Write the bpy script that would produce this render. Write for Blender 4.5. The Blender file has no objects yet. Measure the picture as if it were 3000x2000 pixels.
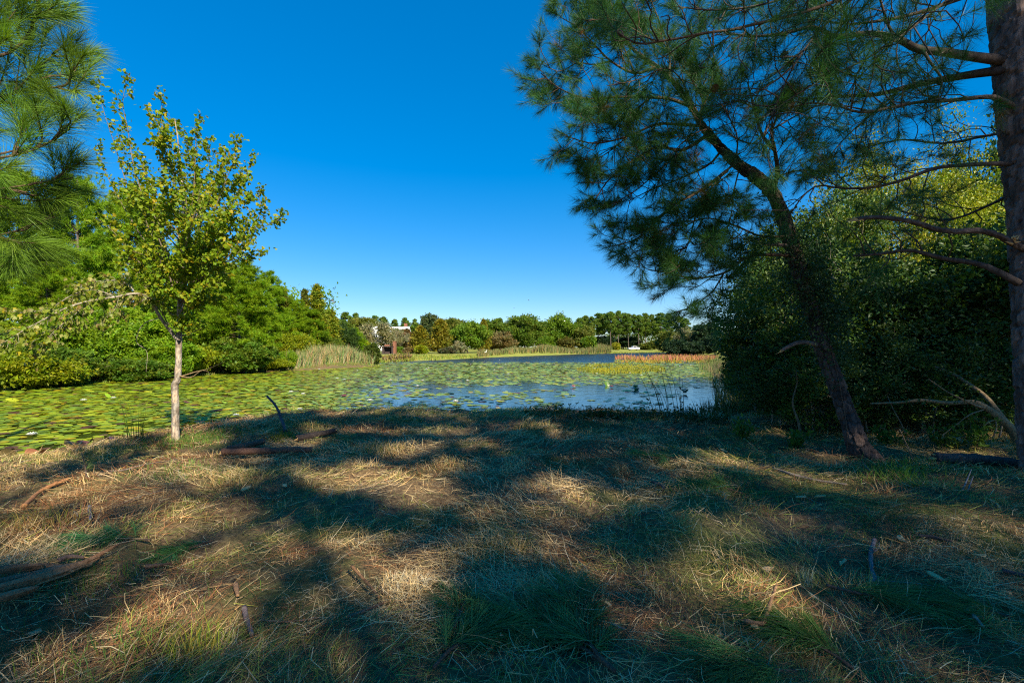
import bpy, math, random
import numpy as np
from mathutils import Vector, Matrix

# ------------------------------------------------------------------ camera, sky, sun, exposure
SC = bpy.context.scene
COL = SC.collection
F, HY, CX, CZ = 1333.33, 1017.0, 1500.0, 1.6          # focal length in photo pixels, horizon row, centre column, eye height
cam_data = bpy.data.cameras.new('camera')
cam = bpy.data.objects.new('camera', cam_data)
COL.objects.link(cam)
cam.location = (0, 0, CZ)
cam.rotation_euler = (math.radians(90), 0, 0)
cam_data.sensor_width = 36.0
cam_data.lens = 16.0
cam_data.shift_y = 17.0 / 3000.0
cam_data.clip_start = 0.05
cam_data.clip_end = 6000.0
SC.camera = cam

SUN_AZ = math.radians(148.0)      # clockwise from +Y (the view direction): behind the viewer, to the right
SUN_EL = math.radians(36.0)
TO_SUN = Vector((math.sin(SUN_AZ) * math.cos(SUN_EL), math.cos(SUN_AZ) * math.cos(SUN_EL), math.sin(SUN_EL)))

world = bpy.data.worlds.new('World')
SC.world = world
world.use_nodes = True
wn = world.node_tree.nodes
wl = world.node_tree.links
wn.clear()
w_out = wn.new('ShaderNodeOutputWorld')
w_bg = wn.new('ShaderNodeBackground')
w_sky = wn.new('ShaderNodeTexSky')
w_sky.sky_type = 'NISHITA'
w_sky.sun_disc = False
w_sky.sun_elevation = SUN_EL
w_sky.sun_rotation = SUN_AZ
w_sky.altitude = 0.0
w_sky.air_density = 1.0
w_sky.dust_density = 0.0
w_sky.ozone_density = 8.0
w_hsv = wn.new('ShaderNodeHueSaturation')
w_hsv.inputs['Hue'].default_value = 0.506
w_hsv.inputs['Saturation'].default_value = 1.66
w_hsv.inputs['Value'].default_value = 1.2
w_gam = wn.new('ShaderNodeGamma')
w_gam.inputs['Gamma'].default_value = 0.6
w_bg.inputs['Strength'].default_value = 0.125
wl.new(w_sky.outputs['Color'], w_gam.inputs['Color'])
wl.new(w_gam.outputs['Color'], w_hsv.inputs['Color'])
wl.new(w_hsv.outputs['Color'], w_bg.inputs['Color'])
wl.new(w_bg.outputs['Background'], w_out.inputs['Surface'])

sun_data = bpy.data.lights.new('sun', 'SUN')
sun = bpy.data.objects.new('sun', sun_data)
COL.objects.link(sun)
sun_data.energy = 5.0
sun_data.angle = math.radians(0.53)
sun_data.color = (1.0, 0.89, 0.69)
sun.rotation_euler = TO_SUN.to_track_quat('Z', 'Y').to_euler()
sun.location = (20, -30, 30)

SC.render.engine = 'CYCLES'
SC.cycles.max_bounces = 7
SC.cycles.diffuse_bounces = 3
SC.cycles.glossy_bounces = 3
SC.cycles.transmission_bounces = 4
SC.cycles.use_denoising = False
SC.cycles.filter_width = 1.15
SC.cycles.sample_clamp_indirect = 4.0
SC.view_settings.view_transform = 'Standard'
SC.view_settings.look = 'None'
SC.view_settings.exposure = 1.15
SC.view_settings.gamma = 1.0
SC.view_settings.use_curve_mapping = False

# ------------------------------------------------------------------ numeric helpers
RNG = np.random.default_rng(11)
WATER = -0.5


def P(px, py, y):
    """point at depth y that the photograph shows at pixel (px, py)"""
    return np.array([(px - CX) / F * y, y, CZ - (py - HY) / F * y])


def unit(a):
    a = np.asarray(a, float)
    return a / np.maximum(np.linalg.norm(a, axis=-1, keepdims=True), 1e-9)


def sstep(a, b, x):
    t = np.clip((x - a) / (b - a), 0, 1)
    return t * t * (3 - 2 * t)


def _hash(i, j, k, seed):
    h = (i * 374761393 + j * 668265263 + k * 2147483647 + seed * 1274126177) & 0xFFFFFFFF
    h = ((h ^ (h >> 13)) * 1274126177) & 0xFFFFFFFF
    h = ((h ^ (h >> 16)) * 2246822519) & 0xFFFFFFFF
    return ((h ^ (h >> 15)) & 0xFFFFFF) / float(0xFFFFFF)


def vnoise(x, y, z=None, seed=0):
    x = np.asarray(x, float); y = np.asarray(y, float)
    z = np.zeros_like(x) if z is None else np.asarray(z, float)
    i, j, k = (np.floor(v).astype(np.int64) for v in (x, y, z))
    fx, fy, fz = x - i, y - j, z - k
    fx, fy, fz = (v * v * (3 - 2 * v) for v in (fx, fy, fz))
    r = 0
    for a in (0, 1):
        for b in (0, 1):
            for c in (0, 1):
                w = (fx if a else 1 - fx) * (fy if b else 1 - fy) * (fz if c else 1 - fz)
                r = r + w * _hash(i + a, j + b, k + c, seed)
    return r


def fbm(x, y, z=None, octaves=3, seed=0):
    s, a, t = 0.0, 1.0, 0.0
    for o in range(octaves):
        s = s + a * vnoise(np.asarray(x) * 2 ** o, np.asarray(y) * 2 ** o, None if z is None else np.asarray(z) * 2 ** o, seed + 17 * o)
        t += a; a *= 0.5
    return s / t


def cells(u, v, seed=0):
    """F1, F2 and cell id of a cellular pattern in the plane"""
    i, j = np.floor(u).astype(np.int64), np.floor(v).astype(np.int64)
    f1 = np.full(u.shape, 9.0); f2 = np.full(u.shape, 9.0); cid = np.zeros(u.shape)
    z = np.zeros_like(i)
    for a in (-1, 0, 1):
        for b in (-1, 0, 1):
            cx = i + a + 0.1 + 0.8 * _hash(i + a, j + b, z, seed)
            cy = j + b + 0.1 + 0.8 * _hash(i + a, j + b, z + 5, seed)
            d = np.hypot(u - cx, v - cy)
            near = d < f1
            f2 = np.where(near, f1, np.minimum(f2, d))
            cid = np.where(near, _hash(i + a, j + b, z + 9, seed), cid)
            f1 = np.where(near, d, f1)
    return f1, f2, cid


def spline(pts, n):
    """Catmull-Rom through the rows of pts (any number of columns)"""
    p = np.asarray(pts, float)
    q = np.vstack([2 * p[0] - p[1], p, 2 * p[-1] - p[-2]])
    seg = np.concatenate([[0], np.cumsum(np.linalg.norm(np.diff(p[:, :3], axis=0), axis=1))])
    s = np.linspace(0, seg[-1], n)
    k = np.clip(np.searchsorted(seg, s, side='right') - 1, 0, len(p) - 2)
    t = ((s - seg[k]) / np.maximum(seg[k + 1] - seg[k], 1e-9))[:, None]
    a, b, c, d = q[k], q[k + 1], q[k + 2], q[k + 3]
    return 0.5 * (2 * b + (c - a) * t + (2 * a - 5 * b + 4 * c - d) * t ** 2 + (3 * b - a - 3 * c + d) * t ** 3)


# ------------------------------------------------------------------ mesh building
class Geo:
    def __init__(self):
        self.v, self.t, self.q, self.c, self.n = [], [], [], [], 0

    def add(self, V, T=None, Q=None, C=(1, 1, 1)):
        V = np.asarray(V, np.float32).reshape(-1, 3)
        C = np.asarray(C, np.float32)
        if C.ndim == 1:
            C = np.broadcast_to(C, (len(V), 3))
        self.v.append(V); self.c.append(C.reshape(-1, 3))
        if T is not None and len(T): self.t.append(np.asarray(T, np.int64) + self.n)
        if Q is not None and len(Q): self.q.append(np.asarray(Q, np.int64) + self.n)
        self.n += len(V)

    def mesh(self, name, smooth=False, origin=(0, 0, 0)):
        me = bpy.data.meshes.new(name)
        V = np.vstack(self.v) - np.asarray(origin, np.float32) if self.v else np.zeros((0, 3), np.float32)
        T = np.vstack(self.t) if self.t else np.zeros((0, 3), np.int64)
        Q = np.vstack(self.q) if self.q else np.zeros((0, 4), np.int64)
        me.vertices.add(len(V)); me.vertices.foreach_set('co', V.astype(np.float32).ravel())
        nl = T.size + Q.size
        me.loops.add(nl)
        me.loops.foreach_set('vertex_index', np.concatenate([T.ravel(), Q.ravel()]).astype(np.int32))
        me.polygons.add(len(T) + len(Q))
        st = np.concatenate([np.arange(len(T)) * 3, T.size + np.arange(len(Q)) * 4]).astype(np.int32)
        me.polygons.foreach_set('loop_start', st)
        me.polygons.foreach_set('use_smooth', np.full(len(st), bool(smooth)))
        me.update(calc_edges=True)
        a = me.attributes.new('Col', 'FLOAT_COLOR', 'POINT')
        C = np.vstack(self.c) if self.c else np.zeros((0, 3))
        a.data.foreach_set('color', np.hstack([C, np.ones((len(C), 1))]).astype(np.float32).ravel())
        return me

    def build(self, name, mat, parent=None, smooth=False, origin=(0, 0, 0), place=False):
        me = self.mesh(name, smooth, origin)
        me.materials.append(mat)
        return link(name, me, parent, origin if place else (0, 0, 0))


def link(name, me, parent=None, loc=(0, 0, 0)):
    o = bpy.data.objects.new(name, me)
    COL.objects.link(o)
    o.location = loc
    if parent is not None: o.parent = parent
    return o


def tag(o, label=None, cat=None, group=None, kind=None):
    if label: o['label'] = label
    if cat: o['category'] = cat
    if group: o['group'] = group
    if kind: o['kind'] = kind
    return o


def thing(name, label, cat, loc=(0, 0, 0), group=None):
    o = link(name, None, None, tuple(float(v) for v in loc))
    o.empty_display_size = 0.2
    return tag(o, label, cat, group)


def copy_tree(o, parent=None):
    c = o.copy()
    COL.objects.link(c)
    c.parent = parent
    for ch in list(o.children):
        copy_tree(ch, c)
    return c


def tube(geo, path, rad, sides=8, col=(1, 1, 1), disp=None, cap=True, seam=(0, 1, 0)):
    """tube along path (n,3); disp(u in metres round, v in metres along) -> radial offset"""
    p = np.asarray(path, float); n = len(p)
    rad = np.broadcast_to(np.asarray(rad, float), (n,))
    tg = unit(np.gradient(p, axis=0))
    ref = np.asarray(seam, float)
    if abs(np.dot(ref, tg[0])) > 0.9: ref = np.array([1.0, 0, 0])
    u = np.zeros((n, 3)); cur = ref
    for i in range(n):
        cur = unit(cur - np.dot(cur, tg[i]) * tg[i]); u[i] = cur
    w = np.cross(tg, u)
    ang = np.arange(sides) * (2 * math.pi / sides)
    r = np.repeat(rad[:, None], sides, 1)
    if disp is not None:
        s = np.concatenate([[0], np.cumsum(np.linalg.norm(np.diff(p, axis=0), axis=1))])
        r = r + disp(ang[None, :] * rad.mean() * np.ones((n, 1)), s[:, None] * np.ones((1, sides)), r)
    tone = None
    if disp is not None and hasattr(disp, 'tone'):
        tone = disp.tone(ang[None, :] * rad.mean() * np.ones((n, 1)), s[:, None] * np.ones((1, sides)))
    V = p[:, None, :] + r[..., None] * (np.cos(ang)[None, :, None] * u[:, None, :] + np.sin(ang)[None, :, None] * w[:, None, :])
    V = V.reshape(-1, 3)
    i = np.arange(n - 1)[:, None] * sides; j = np.arange(sides)[None, :]; k = (j + 1) % sides
    Q = np.stack([i + j, i + k, i + sides + k, i + sides + j], -1).reshape(-1, 4)
    T = []
    if cap:
        V = np.vstack([V, p[0], p[-1]]); a, b = n * sides, n * sides + 1
        jj = np.arange(sides); kk = (jj + 1) % sides
        T = np.vstack([np.stack([np.full(sides, a), kk, jj], -1), np.stack([np.full(sides, b), (n - 1) * sides + jj, (n - 1) * sides + kk], -1)])
    c = np.asarray(col, float)
    if c.ndim == 2 and len(c) == n:
        c = np.repeat(c, sides, 0)
        if cap: c = np.vstack([c, c[:1], c[-1:]])
    if tone is not None:
        c = np.broadcast_to(c, (len(V), 3)).copy()
        c[:n * sides] *= tone.reshape(-1, 3)
    geo.add(V, T, Q, c)


def basis(D, rng):
    D = unit(D)
    r = rng.normal(size=D.shape)
    U = unit(np.cross(D, r)); W = np.cross(D, U)
    return D, U, W


def needles(geo, B, D, L, n, nlen, width, rng, spread=(78, 22), col=(0.05, 0.11, 0.02), cvar=0.25, droop=0.1, bend=0.0, tuftcol=None):
    """needle brushes: B base, D direction, L length of every shoot; n needles on each"""
    B = np.asarray(B, float); S = len(B)
    if S == 0: return
    D, U, W = basis(np.asarray(D, float), rng)
    L = np.broadcast_to(np.asarray(L, float), (S,))
    t = rng.random((S, n)) ** 0.75
    ph = rng.random((S, n)) * 2 * math.pi
    th = np.radians(spread[0] + (spread[1] - spread[0]) * t + rng.normal(0, 9, (S, n)))
    rad = np.cos(ph)[..., None] * U[:, None] + np.sin(ph)[..., None] * W[:, None]
    nd = np.cos(th)[..., None] * D[:, None] + np.sin(th)[..., None] * rad
    nd[..., 2] -= droop
    nd = unit(nd).reshape(-1, 3)
    base = (B[:, None] + D[:, None] * (L[:, None] * t)[..., None]).reshape(-1, 3)
    ln = (nlen * (0.75 + 0.4 * rng.random((S, n)))).reshape(-1, 1)
    sd = unit(np.cross(nd, rng.normal(size=nd.shape))) * width * 0.5
    tip = base + nd * ln
    N = len(base)
    c = np.asarray(col, float)
    c = np.broadcast_to(c, (S, 3)) if tuftcol is None else tuftcol
    c = np.repeat(c, n, 0) * (1 + cvar * (rng.random((N, 1)) - 0.5) * 2)
    if bend:
        mid = base + nd * ln * 0.5
        tip[:, 2] -= bend * ln[:, 0]
        mid[:, 2] -= bend * ln[:, 0] * 0.25
        V = np.stack([base - sd, base + sd, mid + sd * 0.9, mid - sd * 0.9, tip], 1).reshape(-1, 3)
        k = np.arange(N)[:, None] * 5
        geo.add(V, k + np.array([[3, 2, 4]]), k + np.array([[0, 1, 2, 3]]), np.repeat(c, 5, 0))
    else:
        V = np.stack([base - sd, base + sd, tip], 1).reshape(-1, 3)
        geo.add(V, np.arange(3 * N).reshape(-1, 3), None, np.repeat(c, 3, 0))


TRI = (np.array([[-0.36, 0.0, 0], [0.36, 0.12, 0], [0.0, 1.0, 0.05]]), np.array([[0, 1, 2]]))
RHOMB = (np.array([[0, 0, 0], [0.26, 0.45, 0.05], [0, 1, -0.06], [-0.26, 0.45, 0.05]]), np.array([[0, 1, 2], [0, 2, 3]]))
MAPLE = (np.array([[0, 0, 0], [0.30, 0.06, 0.03], [0.46, 0.42, 0.06], [0.25, 0.50, 0.02], [0.27, 0.76, 0.05], [0.0, 1.0, -0.08],
                   [-0.27, 0.76, 0.05], [-0.25, 0.50, 0.02], [-0.46, 0.42, 0.06], [-0.30, 0.06, 0.03], [0, 0.42, -0.03]]),
         np.array([[10, i, i + 1] for i in range(0, 9)] + [[10, 9, 0]]))


def leaves(geo, pos, axis, size, rng, tmpl=TRI, col=(0.05, 0.1, 0.02), nrm=None, face_up=0.0):
    pos = np.asarray(pos, float); N = len(pos)
    if N == 0: return
    A = unit(axis)
    r = rng.normal(size=(N, 3)) if nrm is None else np.asarray(nrm, float)
    if face_up: r = unit(r) + np.array([0, 0, face_up])
    S = unit(np.cross(A, r)); M = np.cross(S, A)
    sz = np.broadcast_to(np.asarray(size, float), (N,))[:, None, None]
    tv, tf = tmpl
    V = pos[:, None] + sz * (tv[None, :, :1] * S[:, None] + tv[None, :, 1:2] * A[:, None] + tv[None, :, 2:] * M[:, None])
    T = (np.arange(N)[:, None, None] * len(tv) + tf[None]).reshape(-1, 3)
    c = np.asarray(col, float)
    c = np.broadcast_to(c, (N, 3)) if c.ndim == 1 else c
    geo.add(V.reshape(-1, 3), T, None, np.repeat(c, len(tv), 0))


def cvary(base, n, rng, v=0.25, hue=0.12):
    """n natural colour variants of a base colour"""
    b = np.broadcast_to(np.asarray(base, float), (n, 3)) * (1 + v * (rng.random((n, 1)) * 2 - 1))
    h = (rng.random((n, 1)) * 2 - 1) * hue
    return np.clip(b * np.hstack([1 + 1.6 * h, 1 + 0.2 * h, 1 - 0.8 * h]), 0.001, 1)


# ------------------------------------------------------------------ materials
def _nt(name):
    m = bpy.data.materials.new(name)
    m.use_nodes = True
    nt = m.node_tree
    nt.nodes.clear()
    out = nt.nodes.new('ShaderNodeOutputMaterial')
    return m, nt, out


def _n(nt, t, **kw):
    n = nt.nodes.new(t)
    for k, v in kw.items(): setattr(n, k, v)
    return n


def leaf_mat(name, trans=0.35, rough=0.45, spec=0.4, tint=(1.25, 1.2, 0.5)):
    m, nt, out = _nt(name)
    L = nt.links.new
    at = _n(nt, 'ShaderNodeAttribute', attribute_name='Col')
    pr = _n(nt, 'ShaderNodeBsdfPrincipled')
    pr.inputs['Roughness'].default_value = rough
    pr.inputs['Specular IOR Level'].default_value = spec
    L(at.outputs['Color'], pr.inputs['Base Color'])
    if trans:
        mul = _n(nt, 'ShaderNodeMix', data_type='RGBA', blend_type='MULTIPLY')
        mul.inputs[0].default_value = 1.0
        L(at.outputs['Color'], mul.inputs[6]); mul.inputs[7].default_value = (*tint, 1)
        tr = _n(nt, 'ShaderNodeBsdfTranslucent')
        L(mul.outputs[2], tr.inputs['Color'])
        mx = _n(nt, 'ShaderNodeMixShader')
        mx.inputs[0].default_value = trans
        L(pr.outputs[0], mx.inputs[1]); L(tr.outputs[0], mx.inputs[2]); L(mx.outputs[0], out.inputs['Surface'])
    else:
        L(pr.outputs[0], out.inputs['Surface'])
    return m


def wood_mat(name, dark, light, scale=6.0, stretch=0.25, rough=0.85, bump=0.5, attr=True):
    """bark or wood: base colour from stretched noise, times the piece's own colour"""
    m, nt, out = _nt(name)
    L = nt.links.new
    tc = _n(nt, 'ShaderNodeTexCoord')
    mp = _n(nt, 'ShaderNodeMapping')
    mp.inputs['Scale'].default_value = (scale, scale, scale * stretch)
    L(tc.outputs['Object'], mp.inputs['Vector'])
    nz = _n(nt, 'ShaderNodeTexNoise')
    nz.inputs['Scale'].default_value = 3.0; nz.inputs['Detail'].default_value = 8.0; nz.inputs['Roughness'].default_value = 0.65
    L(mp.outputs[0], nz.inputs['Vector'])
    cr = _n(nt, 'ShaderNodeValToRGB')
    cr.color_ramp.elements[0].position = 0.32; cr.color_ramp.elements[0].color = (*dark, 1)
    cr.color_ramp.elements[1].position = 0.68; cr.color_ramp.elements[1].color = (*light, 1)
    L(nz.outputs['Fac'], cr.inputs['Fac'])
    pr = _n(nt, 'ShaderNodeBsdfPrincipled')
    pr.inputs['Roughness'].default_value = rough
    pr.inputs['Specular IOR Level'].default_value = 0.25
    if attr:
        at = _n(nt, 'ShaderNodeAttribute', attribute_name='Col')
        mul = _n(nt, 'ShaderNodeMix', data_type='RGBA', blend_type='MULTIPLY')
        mul.inputs[0].default_value = 1.0
        L(cr.outputs[0], mul.inputs[6]); L(at.outputs['Color'], mul.inputs[7]); L(mul.outputs[2], pr.inputs['Base Color'])
    else:
        L(cr.outputs[0], pr.inputs['Base Color'])
    bp = _n(nt, 'ShaderNodeBump')
    bp.inputs['Strength'].default_value = bump; bp.inputs['Distance'].default_value = 0.02
    L(nz.outputs['Fac'], bp.inputs['Height']); L(bp.outputs[0], pr.inputs['Normal'])
    L(pr.outputs[0], out.inputs['Surface'])
    return m


def plain_mat(name, rough=0.8, spec=0.3, col=None, var=0.25, scale=9.0):
    """colour of the piece (or col) with a little noise in it"""
    m, nt, out = _nt(name)
    L = nt.links.new
    pr = _n(nt, 'ShaderNodeBsdfPrincipled')
    pr.inputs['Roughness'].default_value = rough
    pr.inputs['Specular IOR Level'].default_value = spec
    nz = _n(nt, 'ShaderNodeTexNoise')
    tc = _n(nt, 'ShaderNodeTexCoord')
    nz.inputs['Scale'].default_value = scale; nz.inputs['Detail'].default_value = 5.0
    L(tc.outputs['Object'], nz.inputs['Vector'])
    mr = _n(nt, 'ShaderNodeMapRange')
    mr.inputs[3].default_value = 1 - var; mr.inputs[4].default_value = 1 + var
    L(nz.outputs['Fac'], mr.inputs[0])
    mul = _n(nt, 'ShaderNodeMix', data_type='RGBA', blend_type='MULTIPLY')
    mul.inputs[0].default_value = 1.0
    if col is None:
        at = _n(nt, 'ShaderNodeAttribute', attribute_name='Col')
        L(at.outputs['Color'], mul.inputs[6])
    else:
        mul.inputs[6].default_value = (*col, 1)
    L(mr.outputs[0], mul.inputs[7]); L(mul.outputs[2], pr.inputs['Base Color'])
    L(pr.outputs[0], out.inputs['Surface'])
    return m


M_SHORE = leaf_mat('shore_needle', trans=0.4, rough=0.55, spec=0.2, tint=(1.3, 1.25, 0.4))
M_NEEDLE = leaf_mat('pine_needle', trans=0.28, rough=0.45, spec=0.22, tint=(1.3, 1.2, 0.4))
M_LEAF = leaf_mat('leaf', trans=0.42, rough=0.5, spec=0.22)
M_GLOSSY = leaf_mat('glossy_leaf', trans=0.3, rough=0.48, spec=0.3)
M_FAR = leaf_mat('far_leaf', trans=0.42, rough=0.6, spec=0.25)
M_STRAW = leaf_mat('straw', trans=0.15, rough=0.7, spec=0.2, tint=(1.1, 1.0, 0.7))
M_PAD = leaf_mat('lily_pad', trans=0.12, rough=0.4, spec=0.32)
M_BARK = wood_mat('pine_bark', (0.04, 0.028, 0.023), (0.17, 0.135, 0.115), scale=5, stretch=0.35, bump=0.7)
M_TWIG = wood_mat('pine_twig', (0.04, 0.026, 0.018), (0.135, 0.085, 0.055), scale=14, stretch=0.6)
M_PALE = wood_mat('pale_bark', (0.16, 0.125, 0.09), (0.42, 0.36, 0.27), scale=9, stretch=0.5, bump=0.4)
M_STICK = wood_mat('stick_bark', (0.35, 0.32, 0.3), (1.0, 1.0, 1.0), scale=14, stretch=1.0, bump=0.5)
M_PLAIN = plain_mat('weathered_surface')
M_PETAL = leaf_mat('petal', trans=0.3, rough=0.5, spec=0.3, tint=(1, 1, 1))

# ------------------------------------------------------------------ the setting: ground and water
POND = np.array([(-13.5, 1.5), (-10.2, 5.0), (-9.3, 7.6), (-9.0, 9.2), (-8.2, 10.9), (-7.3, 12.4), (-6.0, 13.5), (-4.2, 14.1), (-2.2, 14.5), (0, 14.3),
                 (2.1, 14.1), (4.1, 13.7), (5.7, 13.3), (6.9, 14.6), (9.0, 19.0), (12.5, 27.0), (19.0, 45.0), (28.5, 66.0), (38.0, 88.0), (46, 112), (60, 150),
                 (88, 205), (52, 178), (21, 141), (-6.8, 91), (-12, 75), (-18.5, 66), (-24, 60), (-21, 54.5), (-14.6, 51.5), (-17.5, 45), (-20, 41), (-23.3, 34.5),
                 (-24.6, 27.2), (-26, 21.9), (-34, 15), (-46, 8), (-60, -6), (-40, -10), (-20, -3)], float)


def pond_dist(x, y):
    """signed distance to the pond's edge, positive on land"""
    x = np.asarray(x, float).ravel(); y = np.asarray(y, float).ravel()
    d = np.full(x.shape, 1e9); inside = np.zeros(x.shape, bool)
    for (ax, ay), (bx, by) in zip(POND, np.roll(POND, -1, 0)):
        ex, ey = bx - ax, by - ay
        t = np.clip(((x - ax) * ex + (y - ay) * ey) / (ex * ex + ey * ey), 0, 1)
        d = np.minimum(d, np.hypot(x - ax - t * ex, y - ay - t * ey))
        c = (ay > y) != (by > y)
        inside ^= c & (x < ex * (y - ay) / (ey if ey else 1e-9) + ax)
    return np.where(inside, -d, d)


def ground_z(x, y, d=None):
    x = np.asarray(x, float); y = np.asarray(y, float); sh = x.shape
    x, y = x.ravel(), y.ravel()
    d = pond_dist(x, y) if d is None else np.asarray(d).ravel()
    d = d + 0.45 * (vnoise(x * 0.9, y * 0.9, seed=5) - 0.5) * sstep(60, 20, y)
    near = sstep(30, 16, y)
    z = np.where(d > 0, WATER + 0.50 * sstep(-0.2, 3.1, d), WATER - 0.9 * sstep(0.2, 4, -d) - 0.02)
    land = sstep(0.3, 2.2, d)
    z = z + near * land * (0.16 * (fbm(x * 0.55, y * 0.55, seed=3) - 0.5) + 0.26 * (fbm(x * 1.5, y * 1.5, seed=4) - 0.5) + 0.08 * (vnoise(x * 4, y * 4, seed=9) - 0.5))
    z = z + (1 - near) * land * (0.25 + 0.5 * sstep(8, 60, d))
    return z.reshape(sh)


def on_ground(px, py):
    """ground point that the photograph shows at (px, py)"""
    y = 1.6 * F / (py - HY)
    for _ in range(12):
        x = (px - CX) / F * y
        z = float(ground_z(np.array([x]), np.array([y]))[0])
        y = 0.5 * y + 0.5 * (CZ - z) * F / (py - HY)
    return np.array([(px - CX) / F * y, y, z])


def axis(*parts):
    return np.unique(np.concatenate([np.arange(a, b, s) for a, b, s in parts]))


gx = axis((-3000, -300, 300), (-300, -60, 20), (-60, -16, 1.6), (-16, 16, 0.19), (16, 60, 1.6), (60, 300, 20), (300, 3001, 300))
gy = axis((-3000, -100, 300), (-100, -10, 6), (-10, 1, 0.5), (1, 16, 0.16), (16, 60, 1.5), (60, 240, 5), (240, 600, 40), (600, 3001, 300))
GX, GY = np.meshgrid(gx, gy)
GZ = ground_z(GX, GY)
g = Geo()
i = np.arange(len(gy) - 1)[:, None] * len(gx); j = np.arange(len(gx) - 1)[None, :]
g.add(np.stack([GX, GY, GZ], -1), None, np.stack([i + j, i + j + 1, i + len(gx) + j + 1, i + len(gx) + j], -1).reshape(-1, 4))


def ground_mat():
    m, nt, out = _nt('ground')
    L = nt.links.new
    geo = _n(nt, 'ShaderNodeNewGeometry')

    def noise(scale, detail=5.0, rough=0.6):
        n = _n(nt, 'ShaderNodeTexNoise')
        n.inputs['Scale'].default_value = scale; n.inputs['Detail'].default_value = detail; n.inputs['Roughness'].default_value = rough
        L(geo.outputs['Position'], n.inputs['Vector'])
        return n

    def ramp(src, *stops):
        r = _n(nt, 'ShaderNodeValToRGB')
        e = r.color_ramp.elements
        while len(e) < len(stops): e.new(0.5)
        for k, (p, c) in enumerate(stops): e[k].position = p; e[k].color = (*c, 1)
        L(src, r.inputs['Fac'])
        return r
    fine = noise(24.0, 8.0, 0.7)
    litter = ramp(fine.outputs['Fac'], (0.3, (0.05, 0.033, 0.02)), (0.5, (0.15, 0.1, 0.055)), (0.7, (0.3, 0.21, 0.1)))
    big = noise(0.9, 4.0)
    green = ramp(fine.outputs['Fac'], (0.3, (0.05, 0.055, 0.02)), (0.7, (0.15, 0.16, 0.05)))
    mx = _n(nt, 'ShaderNodeMix', data_type='RGBA')
    gf = ramp(big.outputs['Fac'], (0.46, (0, 0, 0)), (0.62, (1, 1, 1)))
    L(gf.outputs[0], mx.inputs[0]); L(litter.outputs[0], mx.inputs[6]); L(green.outputs[0], mx.inputs[7])
    # mown lawn across the water
    lawn_n = noise(0.35, 6.0, 0.65)
    lawn = ramp(lawn_n.outputs['Fac'], (0.3, (0.16, 0.2, 0.035)), (0.5, (0.22, 0.24, 0.05)), (0.72, (0.3, 0.26, 0.08)))
    sp = _n(nt, 'ShaderNodeSeparateXYZ')
    L(geo.outputs['Position'], sp.inputs[0])
    mr = _n(nt, 'ShaderNodeMapRange'); mr.inputs[1].default_value = 50; mr.inputs[2].default_value = 60
    L(sp.outputs['Y'], mr.inputs[0])
    m2 = _n(nt, 'ShaderNodeMix', data_type='RGBA')
    L(mr.outputs[0], m2.inputs[0]); L(mx.outputs[2], m2.inputs[6]); L(lawn.outputs[0], m2.inputs[7])
    # reddish needle mulch on the left shore
    ml = _n(nt, 'ShaderNodeMapRange'); ml.inputs[1].default_value = -20; ml.inputs[2].default_value = -23
    L(sp.outputs['X'], ml.inputs[0])
    ml2 = _n(nt, 'ShaderNodeMapRange'); ml2.inputs[1].default_value = 48; ml2.inputs[2].default_value = 44
    L(sp.outputs['Y'], ml2.inputs[0])
    mm = _n(nt, 'ShaderNodeMath', operation='MULTIPLY')
    L(ml.outputs[0], mm.inputs[0]); L(ml2.outputs[0], mm.inputs[1])
    m3 = _n(nt, 'ShaderNodeMix', data_type='RGBA')
    mulch = ramp(fine.outputs['Fac'], (0.3, (0.07, 0.03, 0.015)), (0.7, (0.26, 0.11, 0.045)))
    L(mm.outputs[0], m3.inputs[0]); L(m2.outputs[2], m3.inputs[6]); L(mulch.outputs[0], m3.inputs[7])
    pr = _n(nt, 'ShaderNodeBsdfPrincipled')
    pr.inputs['Roughness'].default_value = 0.95; pr.inputs['Specular IOR Level'].default_value = 0.1
    L(m3.outputs[2], pr.inputs['Base Color'])
    bp = _n(nt, 'ShaderNodeBump'); bp.inputs['Strength'].default_value = 0.8; bp.inputs['Distance'].default_value = 0.03
    L(fine.outputs['Fac'], bp.inputs['Height']); L(bp.outputs[0], pr.inputs['Normal'])
    L(pr.outputs[0], out.inputs['Surface'])
    return m


ground = tag(g.build('ground', ground_mat(), smooth=True), 'straw covered grassy bank with the lawn and shores round the pond', 'ground', kind='structure')


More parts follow.
